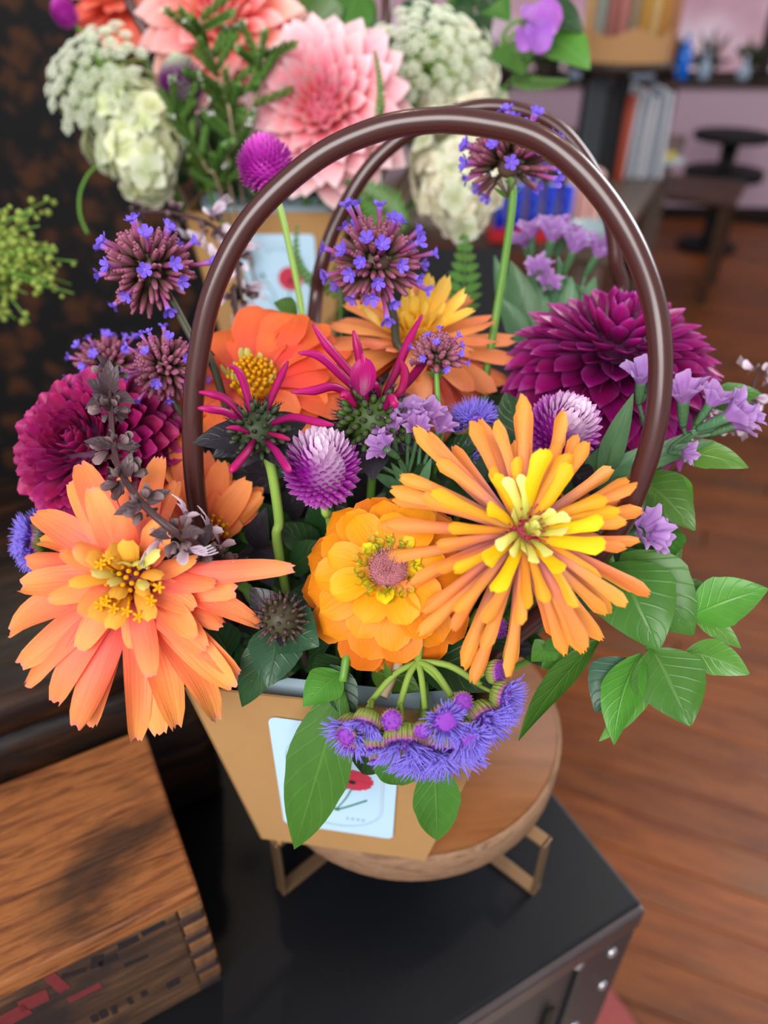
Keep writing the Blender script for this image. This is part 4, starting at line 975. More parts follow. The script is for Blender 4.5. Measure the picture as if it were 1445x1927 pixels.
# ================================================================ GLOBE AMARANTHS
def m_amar(name, top, bot):
    t = NT(name); uv = t.n('ShaderNodeUVMap'); sp = t.n('ShaderNodeSeparateXYZ'); t.l(uv.outputs[0], sp.inputs[0])
    c = t.ramp(sp.outputs[0], [(0, bot), (.66, bot), (.95, top), (1, top)])
    c = t.mix(t.math('MULTIPLY', t.math('POWER', sp.outputs[1], 3.0), .22), c, '#f3dcf0')
    return t.finish(c, .5, .3, .3)
mAmA = m_amar('magenta_white_bract', '#ecd4e8', '#a014a0'); mAmB = m_amar('hot_magenta_bract', '#d848c8', '#c026b4'); mAmC = m_amar('green_tip_bract', '#c6d6b2', '#8a1f8a')
def amaranth(label, c, n, rx, rz, mat, base, via=None, stem_mat=None, cnt=300, leaves=True):
    t_ = thing('globe_amaranth', label, 'flower', base, 'globe amaranths'); x, y, z = frame(n); mb = MB()
    P0, U0 = petal_grid(.0062, .0034, prof_dahl, .6, .8, 5, 3)
    for i in range(cnt):
        f_ = (i + .5) / cnt; ct = 1 - 2 * f_ * .97; st_ = math.sqrt(max(0, 1 - ct * ct)); a = i * 2.39996
        p = Vector((rx * st_ * math.cos(a), rx * st_ * math.sin(a), rz * ct)) * .86
        nn = Vector((p.x / rx ** 2, p.y / rx ** 2, p.z / rz ** 2)).normalized()
        tz = Vector((0, 0, 1)); tg = tz - nn * tz.dot(nn)
        if tg.length < .05: tg = Vector((math.cos(a), math.sin(a), 0)); tg -= nn * tg.dot(nn)
        tg.normalize(); X = (tg * .75 + nn * .75).normalized(); Z = (nn - X * nn.dot(X)); Z = -(Z.normalized()) * -1
        Ut = U0.copy(); Ut[:, :, 0] = (ct + 1) / 2
        s = R.uniform(.75, 1.05) * rx / .0125
        mb.grid(P0, Ut, 0, mat3(X, Z.cross(X), Z, p) @ Matrix.Scale(s, 4))
    mb.ball((0, 0, 0), rx * .86, 14, 10, 0, rz / rx, .0)
    put('bract_head', mb.mesh('bract_head', mat), t_, mat3(x, y, z, c), kind='stuff')
    if via: stem(t_, [Vector(c) - z * rz * .85] + [W(*q) for q in via] + [base], .0017, stem_mat or mStem)
    else: stem_to(t_, Vector(c) - z * rz * .85, n, base, .0017, stem_mat or mStem, .03)
    if leaves:
        for s in (-1, 1):
            A_ = Vector(c) - z * rz * .85; blade('leaf', t_, A_, A_ + x * (s * rx * .9) + z * (rz * .05), rx * .8, mLeafG, arch=-.1, n=7, m=5)
    return t_
amaranth('magenta globe amaranth with pale tip below the two bee balms', W(605, 880, .300), N(.05, .75, .65), .0125, .0145, mAmA, GB(-.005, -.01), via=[(612, 965, .306), (625, 1030, .33)], stem_mat=mStemL, leaves=False)
amaranth('magenta globe amaranth with white crown below the purple dahlia', W(1058, 808, .318), N(.18, .45, .87), .0128, .0135, mAmA, GB(.02, 0))
amaranth('hot magenta globe amaranth on a tall stem left inside the handle arch', W(500, 312, .37), N(-.05, .93, .35), .0118, .0118, mAmB, GB(-.01, .02), via=[(525, 385, .375), (548, 480, .38), (568, 585, .385), (580, 700, .39)], stem_mat=mStemL)
amaranth('green-tipped magenta globe amaranth beside the rear bag handle', W(343, 162, .545), N(-.1, .9, .4), .0145, .018, mAmC, GR(-.02, 0), leaves=False)
amaranth('small magenta globe amaranth at the top left of the rear bouquet', W(122, 25, .60), N(-.5, .6, .5), .0085, .010, mAmB, GR(-.03, 0), leaves=False)

# ================================================================ VERBENAS
mVCal = m_uv('maroon_verbena_calyx', [(0, '#5e5c40'), (.45, '#844a56'), (1, '#ac6484')], 1, .55, .1, .3, .12, 500)
mVTub = m_uv('pink_verbena_tube', [(0, '#93305f'), (.7, '#b05a9a'), (1, '#8d6cd8')], 1, .5, .2)
mVPet = m_plain('violet_verbena_petal', '#8364e8', .5, .3, .3, .1, 300)
def floret_mesh():
    out = []
    for j in range(4):
        mb = MB(); h_ = .0072 + .001 * j
        mb.tube([(0, 0, 0), (.0004, 0, h_ * .5), (0, 0, h_)], [.0007, .0008, .0013], 7, 3, 0)
        for q in range(5):
            P, UV = petal_grid(.0031, .0026, prof_wide, .25 + .1 * j, .25, 4, 3)
            mb.grid(P, UV, 1, Matrix.Translation((0, 0, h_)) @ Matrix.Rotation(q * 2 * PI / 5 + j, 4, 'Z') @ Matrix.Translation((.0006, 0, 0)) @ Matrix.Rotation(-.35, 4, 'Y'))
        out.append(mb.mesh('floret', [mVTub, mVPet]))
    return out
FLM = floret_mesh()
def bud_into(mb, p, d, L_, r_, v0=0, v1=1):
    mb.tube([p, p + d * L_ * .5, p + d * L_ * .85, p + d * L_], [r_ * .8, r_, r_ * .8, r_ * .35], 6, 1, smooth=False, vr=(v0, v1))
def verbena(label, c, n, r, nb, nfl, base, via, dome=1.0, smat=None, rad=.0016, bias=None, srand=1):
    rr = random.Random(srand); t_ = thing('verbena', label, 'flower', base, 'verbenas'); x, y, z = frame(n); mb = MB(); c = Vector(c)
    core = r * .40; nb = int(nb * 1.4)
    for i in range(nb):
        f_ = (i + .5) / nb; ct = 1 - f_ * (1 + (1.1 if dome < .8 else dome) * .75); st_ = math.sqrt(max(0, 1 - ct * ct)); a = i * 2.39996
        d_ = Vector((st_ * math.cos(a), st_ * math.sin(a), ct)); d_ = (d_ + Vector((rr.uniform(-.15, .15), rr.uniform(-.15, .15), rr.uniform(-.1, .2) + (.55 if dome < .8 else 0)))).normalized()
        L_ = r * rr.uniform(.36, .52); bud_into(mb, d_ * core, d_, L_, .00145)
        mb.ball(d_ * (core + L_ * 1.0), .0009, 5, 3)
    mb.ball((0, 0, 0), core * (.9 if dome > .8 else .6), 12, 8, 0, 1, .15)
    for q in range(7):
        a = q * 2 * PI / 7; mb.tube([(0, 0, -core * 1.5), (math.cos(a) * core * .5, math.sin(a) * core * .5, -core * .8)], .0006, 5, 1, smooth=False, vr=(0, .1))
    put('calyx_cluster', mb.mesh('calyx_cluster', mVCal), t_, mat3(x, y, z, c), kind='stuff')
    for i in range(nfl):
        f_ = (i + .5) / nfl; ct = 1 - f_ * (1 + dome * .6); st_ = math.sqrt(max(0, 1 - ct * ct)); a = i * 2.39996 + 1.0 + rr.uniform(-.3, .3)
        d_ = Vector((st_ * math.cos(a), st_ * math.sin(a), ct)); dw = x * d_.x + y * d_.y + z * d_.z
        if bias is not None and dw.dot(bias) < -.35: continue
        xx, yy, zz = frame(dw)
        put('floret', rr.choice(FLM), t_, mat3(xx, yy, zz, c + dw * (core + r * rr.uniform(.12, .3))) @ Matrix.Scale(r / .021 * rr.uniform(.9, 1.1), 4))
    stem(t_, [c - z * core * .6] + [W(*q) for q in via] + [Vector(base)], rad, smat or mStemD)
    for s in (-1, 1): blade('bract', t_, c - z * core * 1.6, c - z * core * 1.1 + x * (s * core * .8), .0022, mLeafG, n=5, m=3)
    return t_
camd = N(0, 0, 1)
verbena('tall violet verbena head in the middle of the handle arch', W(706, 497, .345), N(-.05, .75, .65), .0235, 90, 34, GB(0, .01), [(738, 585, .352), (745, 640, .358), (750, 760, .37)], 1.0, mStemD, .0022, srand=2)
verbena('dark violet verbena head at the upper left outside the handle', W(283, 510, .335), N(-.28, .55, .7), .0225, 100, 22, GB(-.03, .01), [(325, 570, .335), (370, 655, .335), (425, 765, .345)], .9, mStemD, .0019, srand=3)
verbena('violet verbena head touching the left arm of the handle', W(312, 692, .330), N(.2, .3, .95), .0165, 90, 20, GB(-.03, 0), [(330, 760, .345), (400, 900, .35)], .9, mStemD, srand=4)
verbena('blue-violet verbena peeking out above the burgundy dahlia', W(205, 690, .385), N(-.2, .9, .4), .018, 60, 26, GB(-.035, .02), [(220, 800, .39), (330, 950, .37)], .8, mStemD, srand=5)
verbena('small violet verbena between the peach zinnia and cactus zinnia', W(822, 675, .318), N(.05, .97, .25), .0125, 60, 14, GB(.01, 0), [(823, 745, .32), (825, 790, .322), (815, 900, .335)], .75, mStem, .0012, srand=6)
verbena('flat-topped violet verbena on a long green stem under the handle top', W(957, 312, .375), N(.03, .985, .17), .0245, 110, 30, GB(.02, .02), [(965, 372, .378), (945, 520, .382), (915, 700, .388), (890, 830, .39)], .7, mStem, .0021, srand=7)

# ================================================================ BEE BALMS
mMon = m_petal('magenta_bee_balm_petal', [(0, '#780b46'), (.5, '#a60c5c'), (1, '#b8156a')], streak=.06, var=.06, trans=.2, rough=.4)
mMonC = m_uv('green_bee_balm_calyx', [(0, '#33451f'), (.6, '#566e34'), (.85, '#39303a'), (1, '#5a4a58')], 1, .5, .1)
mMonCd = m_uv('dark_bee_balm_calyx', [(0, '#2a3320'), (.6, '#3c4a2c'), (1, '#392a34')], 1, .5, .1)
def balm_head(t_, c, n, r, cnt, mat, L_=.35, flat=.6):
    x, y, z = frame(n); mb = MB()
    for i in range(cnt):
        f_ = (i + .5) / cnt; ct = 1 - f_ * 1.45; st_ = math.sqrt(max(0, 1 - ct * ct)); a = i * 2.39996
        d_ = Vector((st_ * math.cos(a), st_ * math.sin(a), ct)); p = Vector((d_.x * r * .7, d_.y * r * .7, d_.z * r * .7 * flat / .6))
        bud_into(mb, p, d_, r * L_, r * .085)
        for q in range(3):
            b_ = q * 2.1; mb.tube([p + d_ * r * L_, p + d_ * r * (L_ + .16) + Vector((math.cos(b_), math.sin(b_), 0)) * r * .06], [r * .02, r * .005], 4, 1, smooth=False, vr=(.9, 1))
    mb.ball((0, 0, 0), r * .74, 14, 8, 0, flat / .6, .2)
    put('calyx_head', mb.mesh('calyx_head', mat), t_, mat3(x, y, z, c), kind='stuff')
def tube_petal(t_, pts, w0, lips=True, sd=0):
    """magenta tubular petal through (px, py, d) points: thin tube widening to a hooded lip"""
    Pw = [W(*p) for p in pts]; n_ = len(Pw); rr = random.Random(sd); sc = Pw[0]
    rads = [w0 * (.45 + .75 * math.sin(PI * min(1, .1 + .75 * i / (n_ - 1)))) for i in range(n_)]; rads[-1] = w0 * .3
    mb = MB().tube([p - sc for p in Pw], rads, 8, 5)
    put('petal', mb.mesh('petal', mMon), t_, Matrix.Translation(sc))
B1 = thing('bee_balm', 'magenta bee balm with spidery petals beside the left handle arm', 'flower', GB(-.02, 0), 'bee balms')
bc = W(488, 812, .298)
balm_head(B1, bc, N(.05, .7, .7), .0125, 60, mMonCd)
for i, p in enumerate([[(478, 800, .297), (468, 755, .294), (452, 705, .290), (432, 685, .286)], [(492, 795, .298), (510, 750, .300), (530, 705, .302), (542, 680, .304)], [(470, 808, .296), (430, 778, .288), (395, 770, .282), (372, 768, .280)], [(470, 802, .296), (430, 755, .294), (400, 742, .292), (374, 738, .290)],
                       [(505, 800, .294), (550, 785, .284), (600, 795, .278), (628, 800, .276)], [(480, 825, .292), (465, 850, .284), (440, 880, .278), (432, 888, .277)], [(500, 828, .292), (520, 850, .285), (540, 880, .280), (548, 888, .279)], [(470, 815, .290), (445, 805, .286), (425, 805, .284)], [(505, 815, .290), (530, 822, .287), (546, 828, .286)]]):
    tube_petal(B1, p, .0014 if i < 7 else .0010, sd=i)
for (tx_, ty_, wp, dd) in ((362, 835, 62, .292), (455, 880, 55, .296), (545, 885, 50, .298), (580, 790, 60, .312), (400, 860, 50, .30)):
    leafp(B1, (490, 825, .304), (tx_, ty_, dd), wp, mLeafPur, name='bract', arch=.12)
stem(B1, [bc - N(.05, .7, .7) * .006, W(510, 880, .308), W(525, 980, .32), W(528, 1060, .335), GB(-.02, 0)], .0022, mStemL)
B2 = thing('bee_balm', 'upright magenta bee balm with green spiky base in the centre', 'flower', GB(0, .0), 'bee balms')
b2 = W(702, 792, .318)
balm_head(B2, b2, N(0, .75, .6), .0155, 85, mMonC)
for i, p in enumerate([[(700, 745, .320), (682, 700, .318), (672, 650, .314), (665, 622, .312)], [(690, 740, .318), (650, 690, .314), (615, 650, .310), (588, 610, .306)], [(680, 745, .318), (640, 705, .312), (600, 670, .306), (562, 664, .302)], [(675, 755, .316), (630, 728, .308), (590, 735, .303), (548, 738, .300)],
                       [(722, 745, .320), (745, 700, .322), (770, 640, .324), (795, 592, .326)], [(735, 755, .320), (775, 710, .324), (815, 660, .330), (850, 635, .334)], [(690, 760, .310), (688, 720, .304), (684, 690, .302), (682, 665, .303)], [(730, 760, .312), (755, 735, .308), (762, 700, .310), (752, 675, .312)], [(725, 770, .304), (735, 748, .298), (742, 760, .296), (745, 768, .296)], [(670, 765, .306), (650, 742, .302), (640, 748, .301)], [(712, 745, .31), (705, 725, .305), (690, 735, .302)]]):
    tube_petal(B2, p, .0017 if i < 6 else .0016, sd=20 + i)
P_, U_ = blade_grid(W(682, 745, .300), W(686, 672, .303), .0125, prof_oval, arch=.15, cup=1.0, n=9, m=7)
put('hood_petal', MB().grid(P_, U_).mesh('hood_petal', mMon), B2, Matrix.Translation(W(682, 745, .300)))
for (tx_, ty_, wp, dd) in ((625, 810, 55, .32), (700, 905, 80, .306), (790, 850, 60, .322), (650, 860, 60, .314)):
    leafp(B2, (700, 820, .325), (tx_, ty_, dd), wp, mLeafPur, name='bract', arch=.12)
stem(B2, [b2 - N(0, .75, .6) * .008, W(700, 900, .335), GB(0, 0)], .002, mStem)
B3 = thing('bee_balm', 'dark unopened bee balm bud with leaves left of the orange zinnia', 'flower', GB(-.01, -.01), 'bee balms')
b3 = W(530, 1165, .285)
balm_head(B3, b3, N(-.05, .3, .95), .0098, 48, m_uv('maroon_bud_calyx', [(0, '#3d4426'), (.5, '#4a3434'), (1, '#6a4a50')], 1, .5, .1), .28)
for (tx_, ty_, wp, dd, m_) in ((470, 1105, 62, .29, mLeafPur), (600, 1215, 95, .282, mLeafBlue), (578, 1160, 60, .290, mLeafD), (505, 1295, 95, .282, mLeafBlue), (455, 1330, 70, .30, mLeafD), (555, 1130, 30, .283, mLeafPur), (528, 1218, 26, .279, mLeafPur), (492, 1160, 26, .281, mLeafPur)):
    leafp(B3, (528, 1172, .292), (tx_, ty_, dd), wp, m_, name='bract' if wp < 40 else 'leaf', arch=.08, wave=.03, hint=N(.1, .25, 1))
stem(B3, [b3 - N(0, .3, .95) * .006, W(560, 1200, .31), GB(-.01, -.01)], .0018, mStemP)

# ================================================================ BASIL FLOWER SPIKES
mCal = m_petal('purple_brown_basil_calyx', [(0, '#4c383c'), (.6, '#6f585c'), (1, '#86706f')], streak=.1, trans=.15, var=.2)
mWhF = m_petal('white_pink_basil_flower', [(0, '#b894ac'), (.5, '#e0c8dc'), (1, '#f2e8f2')], streak=.06, trans=.3)
def hood_mesh(nm, mat, s=1.0):
    mb = MB()
    for a, L_ in ((0, .0062), (PI, .0048), (PI / 2, .0045), (-PI / 2, .0045)):
        P, UV = petal_grid(L_ * s, .0056 * s, prof_wide, .75, .9, 6, 5); mb.grid(P, UV, 0, Matrix.Rotation(a, 4, 'Z') @ Matrix.Rotation(-.95, 4, 'Y'))
    return mb.mesh(nm, mat)
HOOD = hood_mesh('calyx', mCal); 
def flower_mesh():
    mb = MB()
    for a, L_, w_ in ((.3, .008, .004), (-.3, .008, .004), (PI, .006, .006), (0, .0085, .004)):
        P, UV = petal_grid(L_, w_, prof_wide, -.5, .4, 6, 3); mb.grid(P, UV, 0, Matrix.Rotation(a, 4, 'Z') @ Matrix.Rotation(-1.0, 4, 'Y'))
    for q in range(4): mb.tube([(0, 0, 0), (.004, .0012 * (q - 1.5), .006), (.009, .0016 * (q - 1.5), .008)], .00025, 4, 2)
    return mb.mesh('flower', mWhF)
WFL = flower_mesh()
def basil_spike(label, pts, base, whorls, s=1.0, white=(), srand=0, leaves=True, tipd=None):
    rr = random.Random(srand); Pw = [W(*p) for p in pts]
    t_ = thing('basil_flower_spike', label, 'flower spike', base, 'dark basil spikes')
    stem(t_, Pw + [Vector(base)], [.0009 * s + .00012 * s * i for i in range(len(Pw))] + [.0018 * s], mStemP)
    seg = []
    for i in range(len(Pw) - 1): seg.append((Pw[i + 1] - Pw[i]).length)
    tot = sum(seg)
    for k_ in range(whorls):
        d_ = tot * (k_ + .15) / whorls; i = 0
        while i < len(seg) - 1 and d_ > seg[i]: d_ -= seg[i]; i += 1
        p = Pw[i].lerp(Pw[i + 1], d_ / seg[i]); tg = (Pw[i] - Pw[i + 1]).normalized(); x, y, z = frame(tg, camd)
        ph = rr.uniform(0, 6)
        for q in range(6):
            a = ph + q * 2 * PI / 6 + rr.uniform(-.2, .2); er = x * math.cos(a) + y * math.sin(a); dr = (er + z * rr.uniform(-.2, .35)).normalized()
            xx, yy, zz = frame(dr, z); sc = s * rr.uniform(.85, 1.2) * (.7 + .3 * min(1, k_ / 2))
            put('calyx', HOOD, t_, mat3(xx, yy, zz, p + er * .003 * s) @ Matrix.Scale(sc, 4))
            if k_ in white and q % 2 == 0: put('flower', WFL, t_, mat3(xx, yy, zz, p + er * .006 * s) @ Matrix.Scale(s * rr.uniform(.9, 1.2), 4), label='small white-pink lipped flower')
        if leaves:
            for sd_ in (0, PI):
                er = x * math.cos(ph + sd_) + y * math.sin(ph + sd_); blade('bract', t_, p, p + (er * .011 + z * .002) * s, .005 * s, mLeafBas, n=6, m=5, arch=.15)
    return t_, Pw
sp1, pw = basil_spike('dark purple basil flower spike crossing the burgundy dahlia and left zinnia', [(208, 690, .300), (208, 760, .295), (214, 840, .287), (228, 890, .28), (275, 955, .268), (335, 1005, .268), (388, 1040, .290), (440, 1100, .330)], GB(-.02, -.01), 9, 1.0, (5, 6, 7), 3)
for (tx_, ty_, wp) in ((162, 715, 34), (205, 675, 30), (222, 685, 26), (160, 770, 24), (255, 760, 30), (185, 700, 24)):
    leafp(sp1, (208, 745, .298), (tx_, ty_, .292), wp, mLeafBas, name='bract', arch=.12)
basil_spike('blurred mauve basil flower spike in front of the rear bag', [(250, 400, .47), (320, 400, .46), (400, 425, .45), (440, 480, .44), (452, 560, .43), (450, 620, .42)], GB(-.02, .02), 5, 1.15, (2, 3, 4), 5, False)
basil_spike('white-budded basil spike tip at the far right', [(1440, 690, .40), (1420, 715, .40), (1405, 760, .395), (1330, 830, .385)], GB(.03, .01), 3, .8, (0, 1, 2), 8, False)

# ================================================================ STATICE
mStat = m_petal('lilac_statice_petal', [(0, '#d9d0d0'), (.25, '#a878b4'), (.7, '#a873bc'), (1, '#c49ad4')], streak=.12, trans=.35, fine=26, var=.1)
def stat_mesh(sd):
    mb = MB(); rr = random.Random(sd); nn = 44; P = np.zeros((6, nn, 3)); UV = np.zeros((6, nn, 2))
    for i in range(6):
        t = i / 5; r_ = .0016 + .0062 * t ** 1.7
        for j in range(nn):
            a = 2 * PI * j / nn; w_ = 1 + .16 * t * math.sin(a * 5 + sd) + .16 * t * math.sin(a * 11 + sd); P[i, j] = (r_ * w_ * math.cos(a), r_ * w_ * math.sin(a), .010 * t + .0012 * t * math.sin(a * 5 + 1 + sd)); UV[i, j] = (j / nn, t)
    return mb.grid(P, UV, 0, None, True).mesh('papery_flower', mStat)
STM = [stat_mesh(j) for j in range(4)]
SCAL = MB().tube([(0, 0, -.009), (0, 0, -.003), (0, 0, .003)], [.0011, .0021, .0024], 8, 3).mesh('green_calyx', mGreyG)
def statice(label, base, heads, joints, leaves, s=1.0, srand=0):
    rr = random.Random(srand); t_ = thing('statice', label, 'flower', base, 'statice sprigs')
    for (px, py, d, nx, ny, nzv, sc) in heads:
        c = W(px, py, d); x, y, z = frame(N(nx, ny, nzv)); k_ = s * sc
        put('papery_flower', rr.choice(STM), t_, mat3(x, y, z, c) @ Matrix.Scale(k_, 4))
        put('green_calyx', SCAL, t_, mat3(x, y, z, c) @ Matrix.Scale(k_, 4))
        J = W(*min(joints, key=lambda j: (j[0] - px) ** 2 + (j[1] - py) ** 2)); stem(t_, [c - z * .008 * k_, (c - z * .014 * k_).lerp(J, .4), J], .0009 * s, mGreyG, k=5, name='branch')
    for j in joints: stem(t_, [W(*j), W(*j).lerp(Vector(base), .4) + Vector((0, 0, .004)), Vector(base)], .0013 * s, mGreyG, k=6)
    for (b_, t2, wp) in leaves: leafp(t_, b_, t2, wp, mGreyG, arch=rr.uniform(-.06, .1), cup=.5)
    return t_
statice('lilac statice cluster left of the cactus zinnia', GB(.005, 0), [(738, 825, .310, -.2, .6, .6, .85), (768, 802, .312, 0, .8, .5, .95), (800, 800, .314, .2, .8, .5, .95), (733, 850, .306, -.5, .3, .7, .8), (822, 818, .318, .3, .6, .5, .8), (785, 815, .308, 0, .4, .8, .7), (690, 862, .318, -.5, .3, .5, .6)],
        [(765, 900, .325), (790, 905, .328)], [((770, 930, .33), (735, 870, .318), 22), ((790, 930, .33), (812, 860, .32), 20), ((760, 920, .33), (700, 890, .316), 24)], srand=1)
statice('lilac statice spray leaning out to the right through the handle', GB(.03, 0), [(1205, 728, .322, -.1, .7, .6, 1.0), (1220, 735, .33, .3, .6, .6, .9), (1285, 765, .322, -.2, .7, .5, 1.15), (1330, 770, .33, .3, .7, .5, 1.0), (1355, 790, .325, .6, .3, .6, 1.2), (1370, 805, .33, .7, .3, .5, .9), (1278, 852, .315, .5, -.1, .8, .6), (1405, 790, .33, .6, .3, .6, .6)],
        [(1240, 830, .335), (1160, 880, .335), (1300, 815, .332)], [((1130, 905, .335), (1192, 740, .315), 44), ((1120, 910, .335), (1260, 830, .318), 40), ((1115, 925, .34), (1330, 800, .33), 40), ((1110, 915, .335), (1240, 880, .31), 36), ((1105, 905, .34), (1150, 830, .325), 40), ((1150, 900, .335), (1345, 830, .325), 34), ((1120, 925, .34), (1220, 910, .31), 30)], srand=2)
statice('single lilac statice head under the right handle end', GB(.035, -.01), [(1195, 1005, .315, .4, .2, .8, 1.15), (1212, 1015, .318, .6, .1, .7, .9), (1180, 985, .318, .1, .5, .7, .8), (1125, 1000, .32, -.2, .5, .6, .6)], [(1165, 1045, .335)], [((1150, 1050, .335), (1215, 1040, .32), 26), ((1145, 1055, .34), (1205, 1060, .325), 24)], srand=3)
hd = [(1000, 455, .455, -.1, .8, .5, 1.0), (1035, 462, .45, .1, .7, .6, 1.2), (1060, 455, .46, .3, .7, .5, 1.0), (1075, 482, .445, .2, .7, .6, 1.15), (1118, 490, .45, .3, .6, .6, 1.1), (1015, 520, .44, -.2, .4, .8, .9), (1030, 545, .44, 0, .3, .8, .8), (990, 470, .46, -.3, .6, .6, .9), (1048, 440, .465, 0, .9, .3, .9)]
statice('blurred lilac statice spray behind the purple dahlia', GB(.03, .03), hd, [(1010, 580, .45), (1060, 560, .45), (1100, 550, .45)],
        [((1000, 640, .45), (960, 490, .44), 60), ((1010, 640, .45), (1000, 500, .45), 50), ((1020, 650, .45), (1040, 510, .455), 46), ((1060, 640, .45), (1075, 520, .44), 44), ((1080, 640, .45), (1120, 520, .45), 46), ((990, 650, .445), (940, 560, .44), 44), ((1040, 640, .45), (1060, 490, .46), 40), ((975, 650, .45), (930, 480, .45), 36)], 1.1, 4)

# ================================================================ AGERATUM
mAgI = m_uv('green_ageratum_involucre', [(0, '#6f8a3a'), (.6, '#8ea04c'), (.9, '#a06a72'), (1, '#b27aa0')], 1, .6, .15, .3, .1, 600)
mAgD = m_plain('violet_ageratum_disc', '#8a3fae', .7, .2, .1, .25, 900); mAgF = m_plain('lavender_ageratum_thread', '#a28ef4', .6, .2, .4)
mAgS = m_plain('hairy_lime_stem', '#84a043', .6, .3, .1, .15, 80)
def age_head(t_, c, n, r, fluff, rr):
    x, y, z = frame(n); mb = MB()
    mb.lathe([(r * .25, -r * 1.0), (r * .8, -r * .75), (r * 1.0, -r * .2), (r * .92, r * .12)], 14)
    for q in range(22):
        a = q * 2 * PI / 22; ca, sa = math.cos(a), math.sin(a); mb.tube([(r * .35 * ca, r * .35 * sa, -r * .98), (r * .9 * ca, r * .9 * sa, -r * .6), (r * 1.03 * ca, r * 1.03 * sa, -r * .1), (r * 1.04 * ca, r * 1.04 * sa, r * .28)], [r * .04, r * .085, r * .08, r * .02], 4, 1, smooth=False)
    hd_ = put('involucre', mb.mesh('involucre', mAgI), t_, mat3(x, y, z, c), label='green ribbed cup')
    put('disc', MB().lathe([(r * .9, 0), (r * .85, r * .2), (r * .5, r * .32), (r * .02, r * .34)], 14).mesh('disc', mAgD), hd_, mat3(x, y, z, c), label='violet button disc')
    mb = MB()
    n_ = int(110 * fluff) + 30
    for q in range(n_):
        a = rr.uniform(0, 2 * PI); u_ = math.sqrt(rr.uniform(0 if fluff < .5 else .25, 1)); p = Vector((r * .88 * u_ * math.cos(a), r * .88 * u_ * math.sin(a), r * .2))
        d_ = Vector((math.cos(a) * u_ * 1.2 + rr.uniform(-.3, .3), math.sin(a) * u_ * 1.2 + rr.uniform(-.3, .3), 1.0)).normalized(); L_ = r * (.25 + fluff * rr.uniform(.7, 1.25))
        mb.tube([p, p + d_ * L_ * .6, p + d_ * L_ + Vector((rr.uniform(-.2, .2), rr.uniform(-.2, .2), -.15)) * L_ * .5], [.0002, .00024, .00013], 4, 1, smooth=False)
    put('threads', mb.mesh('threads', mAgF if fluff > .2 else mAgD), hd_, mat3(x, y, z, c), kind='stuff')
def ageratum(label, base, heads, hub, hubs2=None, srand=0, tail=None):
    rr = random.Random(srand); t_ = thing('ageratum', label, 'flower', base, 'ageratum sprigs'); H = W(*hub)
    for (px, py, d, nx, ny, nzv, rp, fl) in heads:
        c = W(px, py, d); n = N(nx, ny, nzv); r = rp / F * d; age_head(t_, c, n, r, fl, rr)
        q = c - n * r * 1.0
        if hubs2:
            S2 = W(*min(hubs2, key=lambda j: (j[0] - px) ** 2 + (j[1] - py) ** 2)); stem(t_, [q, q.lerp(S2, .5) - n * r * .5, S2], .0008, mAgS, name='branch', k=6)
        else:
            m_ = q.lerp(H, .35) - n * r * .6; stem(t_, [q, m_, H], .0009, mAgS, name='branch', k=6)
    for j in (hubs2 or ()): stem(t_, [W(*j), W(*j).lerp(H, .5) + UP * .003, H], .0013, mAgS, name='branch', k=7)
    stem(t_, [H, H.lerp(Vector(base), .3), Vector(base)] if tail is None else [H] + [W(*q) for q in tail] + [Vector(base)], .0016, mAgS)
    return t_
ageratum('lavender ageratum cluster hanging over the front of the kraft bag', GB(0, -.02),
         [(660, 1375, .278, -.5, -.5, .7, 30, .9), (612 + 40, 1385, .272, -.4, -.2, .9, 20, .1), (737, 1355, .268, .0, .1, 1, 21, .1), (700, 1405, .276, .05, -.9, .45, 25, .35), (665, 1405, .28, -.3, -.85, .4, 22, .2), (758, 1395, .272, .0, -.8, .55, 36, 1.0), (795, 1375, .266, -.1, -.35, .9, 18, .1), (838, 1355, .264, .1, -.1, 1, 30, .8),
          (805, 1410, .276, .0, -.7, .6, 34, 1.1), (850, 1410, .276, .1, -.8, .6, 34, 1.1), (880, 1385, .266, .2, -.3, .9, 28, .9), (870, 1322, .264, .2, .1, 1, 20, .1), (905, 1355, .272, .5, -.5, .7, 34, 1.1), (948, 1310, .274, .75, -.15, .6, 26, 1.0), (935, 1265, .280, .85, .1, .5, 22, .12), (715, 1425, .284, .1, -.9, .4, 20, .3), (925, 1345, .280, .6, -.6, .5, 28, 1.1), (780, 1425, .284, -.1, -.85, .5, 28, 1.1), (690, 1360, .272, -.3, -.75, .55, 26, .8)],
         (786, 1245, .290), [(695, 1325, .284), (752, 1328, .282), (800, 1335, .282), (850, 1310, .280), (905, 1290, .283), (870, 1345, .284)], srand=1, tail=[(775, 1215, .305)])
ag2 = ageratum('small lavender ageratum tuft above the cactus zinnia', GB(.01, .01), [(892, 792, .335, 0, .7, .7, 22, 1.2), (870, 800, .338, -.4, .6, .6, 20, 1.2), (918, 790, .34, .3, .6, .6, 18, 1.1), (880, 860, .335, -.5, .2, .7, 20, 1.0)], (890, 900, .345), srand=2)
ag3 = ageratum('lavender ageratum tuft beneath the burgundy dahlia at far left', GB(-.03, .01), [(58, 1010, .335, -.7, .1, .6, 22, 1.2), (75, 995, .34, -.3, .5, .7, 20, 1.2), (60, 1040, .335, -.5, -.4, .7, 20, 1.1)], (120, 1020, .35), srand=3)
ag4 = ageratum('tiny purple ageratum buds between the two orange zinnias', GB(.01, -.01), [(935, 1180, .30, .2, -.1, .9, 20, .15), (915, 1205, .305, -.1, -.3, .9, 16, .15)], (900, 1150, .32), srand=4)
